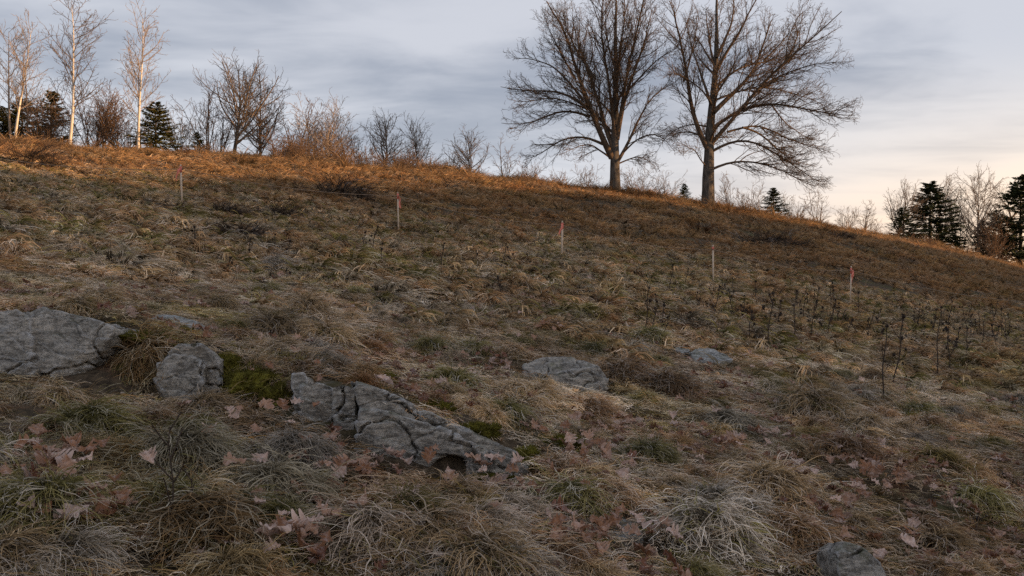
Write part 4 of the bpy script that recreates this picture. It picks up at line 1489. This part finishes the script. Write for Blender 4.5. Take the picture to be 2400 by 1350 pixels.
M_NEED = make_needles('spruce_needles', (.022, .030, .014), (.05, .06, .022))
M_NEEDG = make_needles('sunny_spruce_needles', (.045, .045, .014), (.095, .09, .025))  # lighter, yellower copy of the needles; sunlight is put into the colour


def spruce_mesh(seed, sparse=1.0):
    rng = np.random.default_rng(seed)
    tz = np.linspace(0, 1, 10)
    tP = np.stack([tz * 0, tz * 0, tz], 1)[None]
    tm = tube_mesh('trunk', [(tP, (.016 * (1 - .95 * tz))[None], 6)], M_BARK)
    nb = int(230 * sparse)
    h = .05 + .94 * np.sort(rng.random(nb))**.95
    az = rng.uniform(0, 6.28, nb)
    ln = (.33 * (1 - h)**.85 + .018) * rng.uniform(.6, 1.15, nb)
    K = 7
    s = np.linspace(0, 1, K)
    el = .25 - .75 * (1 - h)
    P = np.zeros((nb, K, 3))
    for k in range(K):
        rr = ln * s[k]
        P[:, k, 0] = rr * np.cos(az)
        P[:, k, 1] = rr * np.sin(az)
        P[:, k, 2] = h + rr * np.sin(el) + ln * .30 * s[k]**2.2
    bV, bF = tubes(P, np.repeat((.0028 * (1 - .8 * s))[None], nb, 0), 3)
    # sprays of needles
    per = 34
    M = nb * per
    i = np.repeat(np.arange(nb), per)
    q = rng.uniform(.12, 1, M) * (K - 1) * .999
    k = q.astype(int)
    f = (q - k)[:, None]
    b = P[i, k] * (1 - f) + P[i, k + 1] * f
    t = P[i, k + 1] - P[i, k]
    t /= np.linalg.norm(t, axis=1)[:, None]
    sd = np.cross(t, [0, 0, 1.0])
    sd /= np.linalg.norm(sd, axis=1)[:, None]
    sg = rng.choice([-1, 1], M)[:, None]
    d = t * rng.uniform(.4, 1.0, M)[:, None] + sd * sg * rng.uniform(.3, 1, M)[:, None] + np.stack([rng.normal(0, .2, M), rng.normal(0, .2, M), rng.normal(-.25, .3, M)], 1)
    d /= np.linalg.norm(d, axis=1)[:, None]
    L = (.028 + .05 * (1 - h[i]))[:, None] * rng.uniform(.5, 1.2, M)[:, None]
    wv = np.cross(d, rng.normal(0, 1, (M, 3)))
    wv /= np.linalg.norm(wv, axis=1)[:, None]
    wv = wv * .0065
    NV = np.stack([b - wv * .6, b + d * L * .5 - wv, b + d * L, b + d * L * .5 + wv], 1).reshape(-1, 3)
    NF = np.arange(M * 4).reshape(-1, 4)
    cm = mesh('crown', np.concatenate([bV, NV]), np.concatenate([bF, NF + len(bV)]), None, False)
    return tm, cm


SP = [spruce_mesh(1, .72), spruce_mesh(2, .6), spruce_mesh(3, .78)]
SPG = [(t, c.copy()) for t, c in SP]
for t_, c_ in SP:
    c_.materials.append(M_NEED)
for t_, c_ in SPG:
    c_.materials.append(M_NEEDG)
SPR = [
    (52, 228, 130, 8, 0, 1, 'dark spruce behind the leaning white birch at the left'),
    (120, 212, 120, 9, 1, 1, 'dark spruce between leaning white birch and tallest birch'),
    (8, 250, 110, 7, 2, 1, 'dark spruce half cut by the left edge'),
    (365, 238, 118, 2, 0, 1, 'sunlit green spruce beside the slim white birch'),
    (462, 310, 50, 5, 1, 1, 'tiny spruce right of the sunlit green spruce'),
    (1604, 430, 38, 6, 2, 0, 'tiny spruce between the two great trunks'),
    (1813, 440, 76, 4, 0, 0, 'small spruce under the drooping limbs of the right great tree'),
    (2118, 485, 80, 8, 1, 0, 'small dark spruce left of the large spruce'),
    (2180, 425, 165, 9, 2, 0, 'large spruce with layered boughs at the right'),
    (2392, 412, 175, 8, 0, 0, 'tall dark spruce cut by the right edge'),
    (2340, 490, 90, 10, 1, 0, 'dark bushy spruce left of the right-edge spruce'),
    (2302, 515, 60, 12, 2, 0, 'low dark spruce between large spruce and right edge'),
]
for px, top, wd, off, k, sunny, lab in SPR:
    depth = float(crest_y((px - 1200) / F)) + off
    p = place(px, depth)
    H = (675 - top) / F * depth - p[2] + .1
    ws = wd / F * depth / .50
    root = thing('spruce_tree', lab, 'tree', p - [0, 0, .1], None, 'spruces', (0, 0, rs.uniform(0, 6.28)), (ws, ws, H))
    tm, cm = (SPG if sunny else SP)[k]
    obj('trunk', tm, root)
    obj('crown', cm, root)

# ------------------------------------------------------------------ stakes, flags and string
def box(x0, x1, y0, y1, z0, z1):
    V = np.array([[x, y, z] for z in (z0, z1) for y in (y0, y1) for x in (x0, x1)], float)
    f = np.array([[0, 2, 3, 1], [4, 5, 7, 6], [0, 1, 5, 4], [2, 6, 7, 3], [0, 4, 6, 2], [1, 3, 7, 5]])
    return V, f


def make_flag_mat():
    m, n = mat('pink_flagging_tape')
    c = (.95, .30, .22)
    p = principled(n, c, .45, .4)
    t = n.n('ShaderNodeBsdfTranslucent', None, Color=(*c, 1)).outputs[0]
    out(n, n.n('ShaderNodeMixShader', None, i0=.35, i1=p, i2=t).outputs[0])
    return m


M_FLAG = make_flag_mat()


def ribbon(pts, widths, dirs):
    pts, dirs = np.array(pts, float), np.array(dirs, float)
    A = pts - dirs * np.array(widths)[:, None] / 2
    B = pts + dirs * np.array(widths)[:, None] / 2
    V = np.stack([A, B], 1).reshape(-1, 3)
    k = np.arange(len(pts) - 1)[:, None] * 2
    f = np.concatenate([k, k + 1, k + 3, k + 2], 1)
    return V, f


STK = [(427, 484, 386, [(-.10, .34)], 'first stake from the left, pink tape hanging on its left side'),
       (934, 545, 452, [(.03, .36)], 'second stake from the left, pink tape wrapped down its upper third'),
       (1317, 606, 518, [(-.08, .27)], 'third stake from the left, bright pink tape swinging left'),
       (1672, 667, 574, [], 'fourth stake from the left with only a ring of pink tape'),
       (1993, 716, 624, [(-.07, .19), (.05, .34)], 'rightmost stake with two tails of pink tape among seed stalks')]
tops = []
for j, (px, pb, pt, tails, lab) in enumerate(STK):
    p = hit(px, pb)
    d = p[1]
    H = (pb - pt) / F * d
    root = thing('survey_stake', lab, 'stake', p, None, 'flagged stakes in a row across the slope', (.02 * (-1)**j, .015 * (j - 2), .3 * j))
    wd = .013 if j == 3 else .019
    V, f = box(-wd, wd, -.016, .016, -.15, H - .05)
    Vt, ft = box(-wd, wd, -.016, .016, H - .05, H)
    Vt[4:, 0] *= .5
    me = mesh('post', np.concatenate([V, Vt]), np.concatenate([f, ft + 8]), M_WOOD)
    obj('post', me, root)
    V, f = box(-wd - .006, wd + .006, -.022, .022, H - (.12 if j == 3 else .20), H - .05)
    obj('tape_ring', mesh('tape_ring', V, f, M_FLAG), root)
    for dx, ln in tails:
        m = 9
        s = np.linspace(0, 1, m)
        pts = np.stack([np.sign(dx) * (wd + .01) + dx * s**.8 + .012 * np.sin(s * 7), -.03 - .02 * np.sin(s * 5), H - .10 - ln * s], 1)
        an = .5 + 1.2 * s + j
        V, f = ribbon(pts, .085 * (1 - .3 * s), np.stack([np.cos(an) * .9, np.sin(an) * .5, 0 * s + .15], 1))
        obj('tape_tail', mesh('tape_tail', V, f, M_FLAG, True), root)
    tops.append(p + [0, -.02, H - .11])
sp = [np.array([tops[0][0] - 6.0, tops[0][1] + 1, tops[0][2] + .55])] + tops + [np.array([tops[-1][0] + 5.0, tops[-1][1] - .5, tops[-1][2] - .85])]
SN = ['string running left out of frame from the first stake', 'sagging string between first and second stakes', 'sagging string between second and third stakes',
      'sagging string between third and fourth stakes', 'sagging string between fourth and rightmost stakes', 'string running right out of frame from the rightmost stake']
for j in range(len(sp) - 1):
    t = np.linspace(0, 1, 20)[:, None]
    P = sp[j] * (1 - t) + sp[j + 1] * t
    P[:, 2] -= 4 * .16 * (t * (1 - t))[:, 0]
    c = P[0].copy()
    V, f = tubes((P - c)[None], np.full((1, 20), .007), 5)
    thing('string', SN[j], 'string', c, mesh('string', V, f, M_STRING, True), 'strings between the stakes')

# ------------------------------------------------------------------ dead seed stalks
rw = np.random.default_rng(61)


def head_mesh(seed, r):
    bm = bmesh.new()
    bmesh.ops.create_icosphere(bm, subdivisions=2, radius=1)
    V = np.array([v.co[:] for v in bm.verts])
    f = np.array([[v.index for v in q.verts] for q in bm.faces])
    bm.free()
    V = V * (1 + .55 * fbm(V * 1.8 + seed * 2.3, 3))[:, None] * np.array([r, r, r * .8])
    n = 40
    rr = np.random.default_rng(seed)
    d = rr.normal(0, 1, (n, 3)) + [0, 0, .3]
    d /= np.linalg.norm(d, axis=1)[:, None]
    s = np.cross(d, rr.normal(0, 1, (n, 3)))
    s /= np.linalg.norm(s, axis=1)[:, None]
    sv = np.stack([d * r * .6 - s * r * .12, d * r * .6 + s * r * .12, d * r * rr.uniform(1.2, 2.6, n)[:, None]], 1).reshape(-1, 3)
    return mesh('seed_head', np.concatenate([V, sv]), np.concatenate([f, np.arange(n * 3).reshape(-1, 3) + len(V)]), M_HEAD)


HEADS = [head_mesh(k, .017) for k in range(5)]


def stalk(px, pb, tx, ty, label, group, heads=1, thick=.0045):
    p = hit(px, pb)
    d = p[1]
    top = ray(tx, ty, d + rw.normal(0, .08)) - p
    m = 12
    s = np.linspace(0, 1, m)[:, None]
    P = top * s + np.stack([.03 * np.sin(s[:, 0] * 5 + px), .02 * np.cos(s[:, 0] * 4 + px), 0 * s[:, 0]], 1) * s * (1 - s) * 4 * np.linalg.norm(top)
    P[0, 2] = -.03
    root = thing('dead_stalk', label, 'dead plant', p, None, group)
    R = thick * (1 - .5 * s[:, 0])
    grp = [(P[None], R[None], 5)]
    sc, scr = spawn(rw, P[None], R[None], 5 + 3.0 / max(np.linalg.norm(top), .3), .3, 38, .35, .06, .22, 5, trop=.12, wob=.1, rmin=.0035, rk=.02)
    grp.append((sc, scr, 4))
    obj('stem', tube_mesh('stem', grp, M_STEM), root)
    ends = ([P[-1]] + [q for q in sc[:, -1]])[:heads]
    for e in ends:
        k = rw.uniform(.6, 1.15)
        obj('seed_head', HEADS[rw.integers(0, 5)], root, e, (rw.uniform(-.5, .5), rw.uniform(-.5, .5), rw.uniform(0, 6)), (k, k, k * rw.uniform(.8, 1.7)))
    return root


ST = [(1508, 790, 1522, 675, 3), (1530, 790, 1540, 707, 1), (1545, 795, 1557, 715, 1), (1555, 800, 1567, 742, 2),
      (1755, 800, 1762, 730, 3), (1800, 825, 1812, 688, 4), (1822, 760, 1831, 706, 1), (1862, 790, 1866, 680, 3), (1880, 760, 1888, 700, 1),
      (1900, 795, 1915, 705, 2), (1938, 790, 1955, 718, 1), (1980, 800, 1998, 750, 1), (2070, 935, 2078, 765, 2), (2092, 905, 2118, 742, 3),
      (2148, 790, 2142, 740, 4), (2195, 882, 2206, 720, 4), (2225, 870, 2222, 772, 3), (2228, 850, 2250, 768, 1), (2262, 850, 2268, 770, 3),
      (2160, 800, 2168, 765, 2), (2300, 815, 2308, 740, 2), (2345, 800, 2352, 735, 1),
      (850, 605, 856, 545, 3), (868, 600, 885, 530, 4), (892, 600, 897, 570, 1), (668, 615, 680, 565, 3), (640, 590, 645, 550, 2),
      (395, 1292, 398, 1000, 0), (442, 1240, 450, 1120, 0), (2285, 1260, 2292, 1215, 1)]
SL = ['tallest of the seed-headed stalks above dark angular rock', 'second stalk in the cluster above dark angular rock', 'third stalk in the cluster above dark angular rock, dark head',
      'shortest stalk of the cluster above dark angular rock', 'forked seed stalk left of the stalks below fourth stake', 'tall forked stalk below and right of fourth stake', 'short stalk beside the tall forked one below fourth stake',
      'tall club-headed stalk midway between fourth and rightmost stakes', 'short stalk behind the club-headed stalk', 'curving stalk left of rightmost stake', 'leaning stalk just below rightmost stake', 'leaning thin stalk right of rightmost stake foot',
      'long thin stalk rising from mossy slope at the right, nearest one', 'long leaning stalk beside the nearest thin stalk at the right', 'bushy seed stalk on the right between tall thin stalks', 'tall dark stalk with many heads near right edge', 'stalk with cup-shaped heads near right edge',
      'thin leaning stalk between cup-headed stalks near right edge', 'straight stalk with clustered heads near the right edge', 'small stalk left of the tall many-headed stalk', 'stalk beyond the clustered heads near right edge', 'last stalk at the right edge',
      'dark stalk left below the second stake', 'branched dark stalk below the second stake', 'short stalk right of the branched one below second stake', 'branched stalk on the slope between first and second stakes', 'short stalk left of the branched stalk between first and second stakes',
      'tall single dead stalk standing in the bottom left grass', 'thin dead stalk right of the tall single stalk at bottom left', 'short dark twig standing in grass at bottom right']
for r_, lab in zip(ST, SL):
    stalk(*r_[:4], lab, 'dead seed stalks', r_[4], .0045 if r_[1] > 1000 else .0085)
for k in range(128):
    px = 1540 + 850 * rw.random()**.8 if k < 112 else rw.uniform(380, 1400)
    pb = 665 + (px - 1540) * .12 + rw.uniform(0, 75) if k < 112 else 560 + (px - 380) * .07 + rw.uniform(0, 80)
    o_ = stalk(px, pb, px + rw.normal(0, 12), pb - 16 - 56 * rw.random()**1.8, 'short dark seed stalk in the far band ' + ('around the fourth and fifth stakes' if k < 112 else 'below the first three stakes'),
          'short dark seed stalks on the slope', rw.integers(1, 4), .009)
    MANY.append((o_, 'short dark seed stalk', px, pb - 20))

# dark heaps of dead brush on the slope
for (px, py, wd, ht, lab, seed) in ((790, 468, 2.2, .75, 'dark heap of brush on the slope left of the second stake', 1), (1800, 578, 3.4, .7, 'dark low brush right of the fourth stake', 2),
                                    (530, 505, .9, .35, 'dark dead clump on the slope right of the first stake', 3), (650, 512, 1.1, .45, 'dark leafless clump with stumps between first and second stakes', 4),
                                    (545, 560, .9, .3, 'low dark clump below the first stake', 5), (70, 395, 1.4, .9, 'dark reddish bush on the crest at the left edge', 6), (1960, 560, 2.0, .4, 'low dark brush above the rightmost stake', 7)):
    p = hit(px, py)
    r = np.random.default_rng(400 + seed)
    V, f, c = join([blades(r, 420, wd * .5, ht * 1.5, (15, 80), 1.2, .4, .012 * (1 if p[1] < 35 else 1.6), 5, (.2, 0), (.03, .022, .015), (.075, .05, .034), (.12, .08, .055), .05, .6, lift=ht * .45),
                    blades(r, 90, wd * .5, ht * 1.6, (0, 40), .4, .15, .014, 4, (.2, 0), (.05, .035, .025), (.10, .07, .05), (.16, .11, .08), .05, .6, lift=ht * .4)])
    o = thing('brush_heap', lab, 'brush', p - [0, 0, .03], mesh('brush_heap', V, f, M_GRASS, False, c), 'dark brush heaps')
    set_tint(o, (1, 1, 1))

label_many()
CM = [(60, 'leaning white birch'), (162, 'tallest birch'), (272, 'lower brown bush'), (365, 'sunlit green spruce'), (482, 'many-stemmed tree'), (560, 'round-crowned tree'), (702, 'bare brown tree'),
      (765, 'yellowish sunlit tree'), (815, 'narrow brown tree'), (903, 'pale open-crowned tree'), (978, 'small tree beside it'), (1105, 'small round tree'), (1184, 'thin tree under great limbs'),
      (1300, 'left side of left great trunk'), (1500, 'gap between great trunks'), (1712, 'right side of right great trunk'), (1813, 'small spruce'), (1920, 'dense bare tree'), (2022, 'bright skyline dip'),
      (2180, 'large spruce'), (2296, 'open-crowned tree'), (2390, 'right-edge spruce')]
bs = {}
for o, px in BRUSH:
    bs.setdefault(min(CM, key=lambda q: abs(q[0] - px))[1], []).append((px, o))
for m, lst in bs.items():
    for k, (_, o) in enumerate(sorted(lst, key=lambda q: q[0])):
        o['label'] = ('%s from left of the low brushes before the %s' % (ORD[k], m)) if len(lst) > 1 else 'only low brush before the ' + m
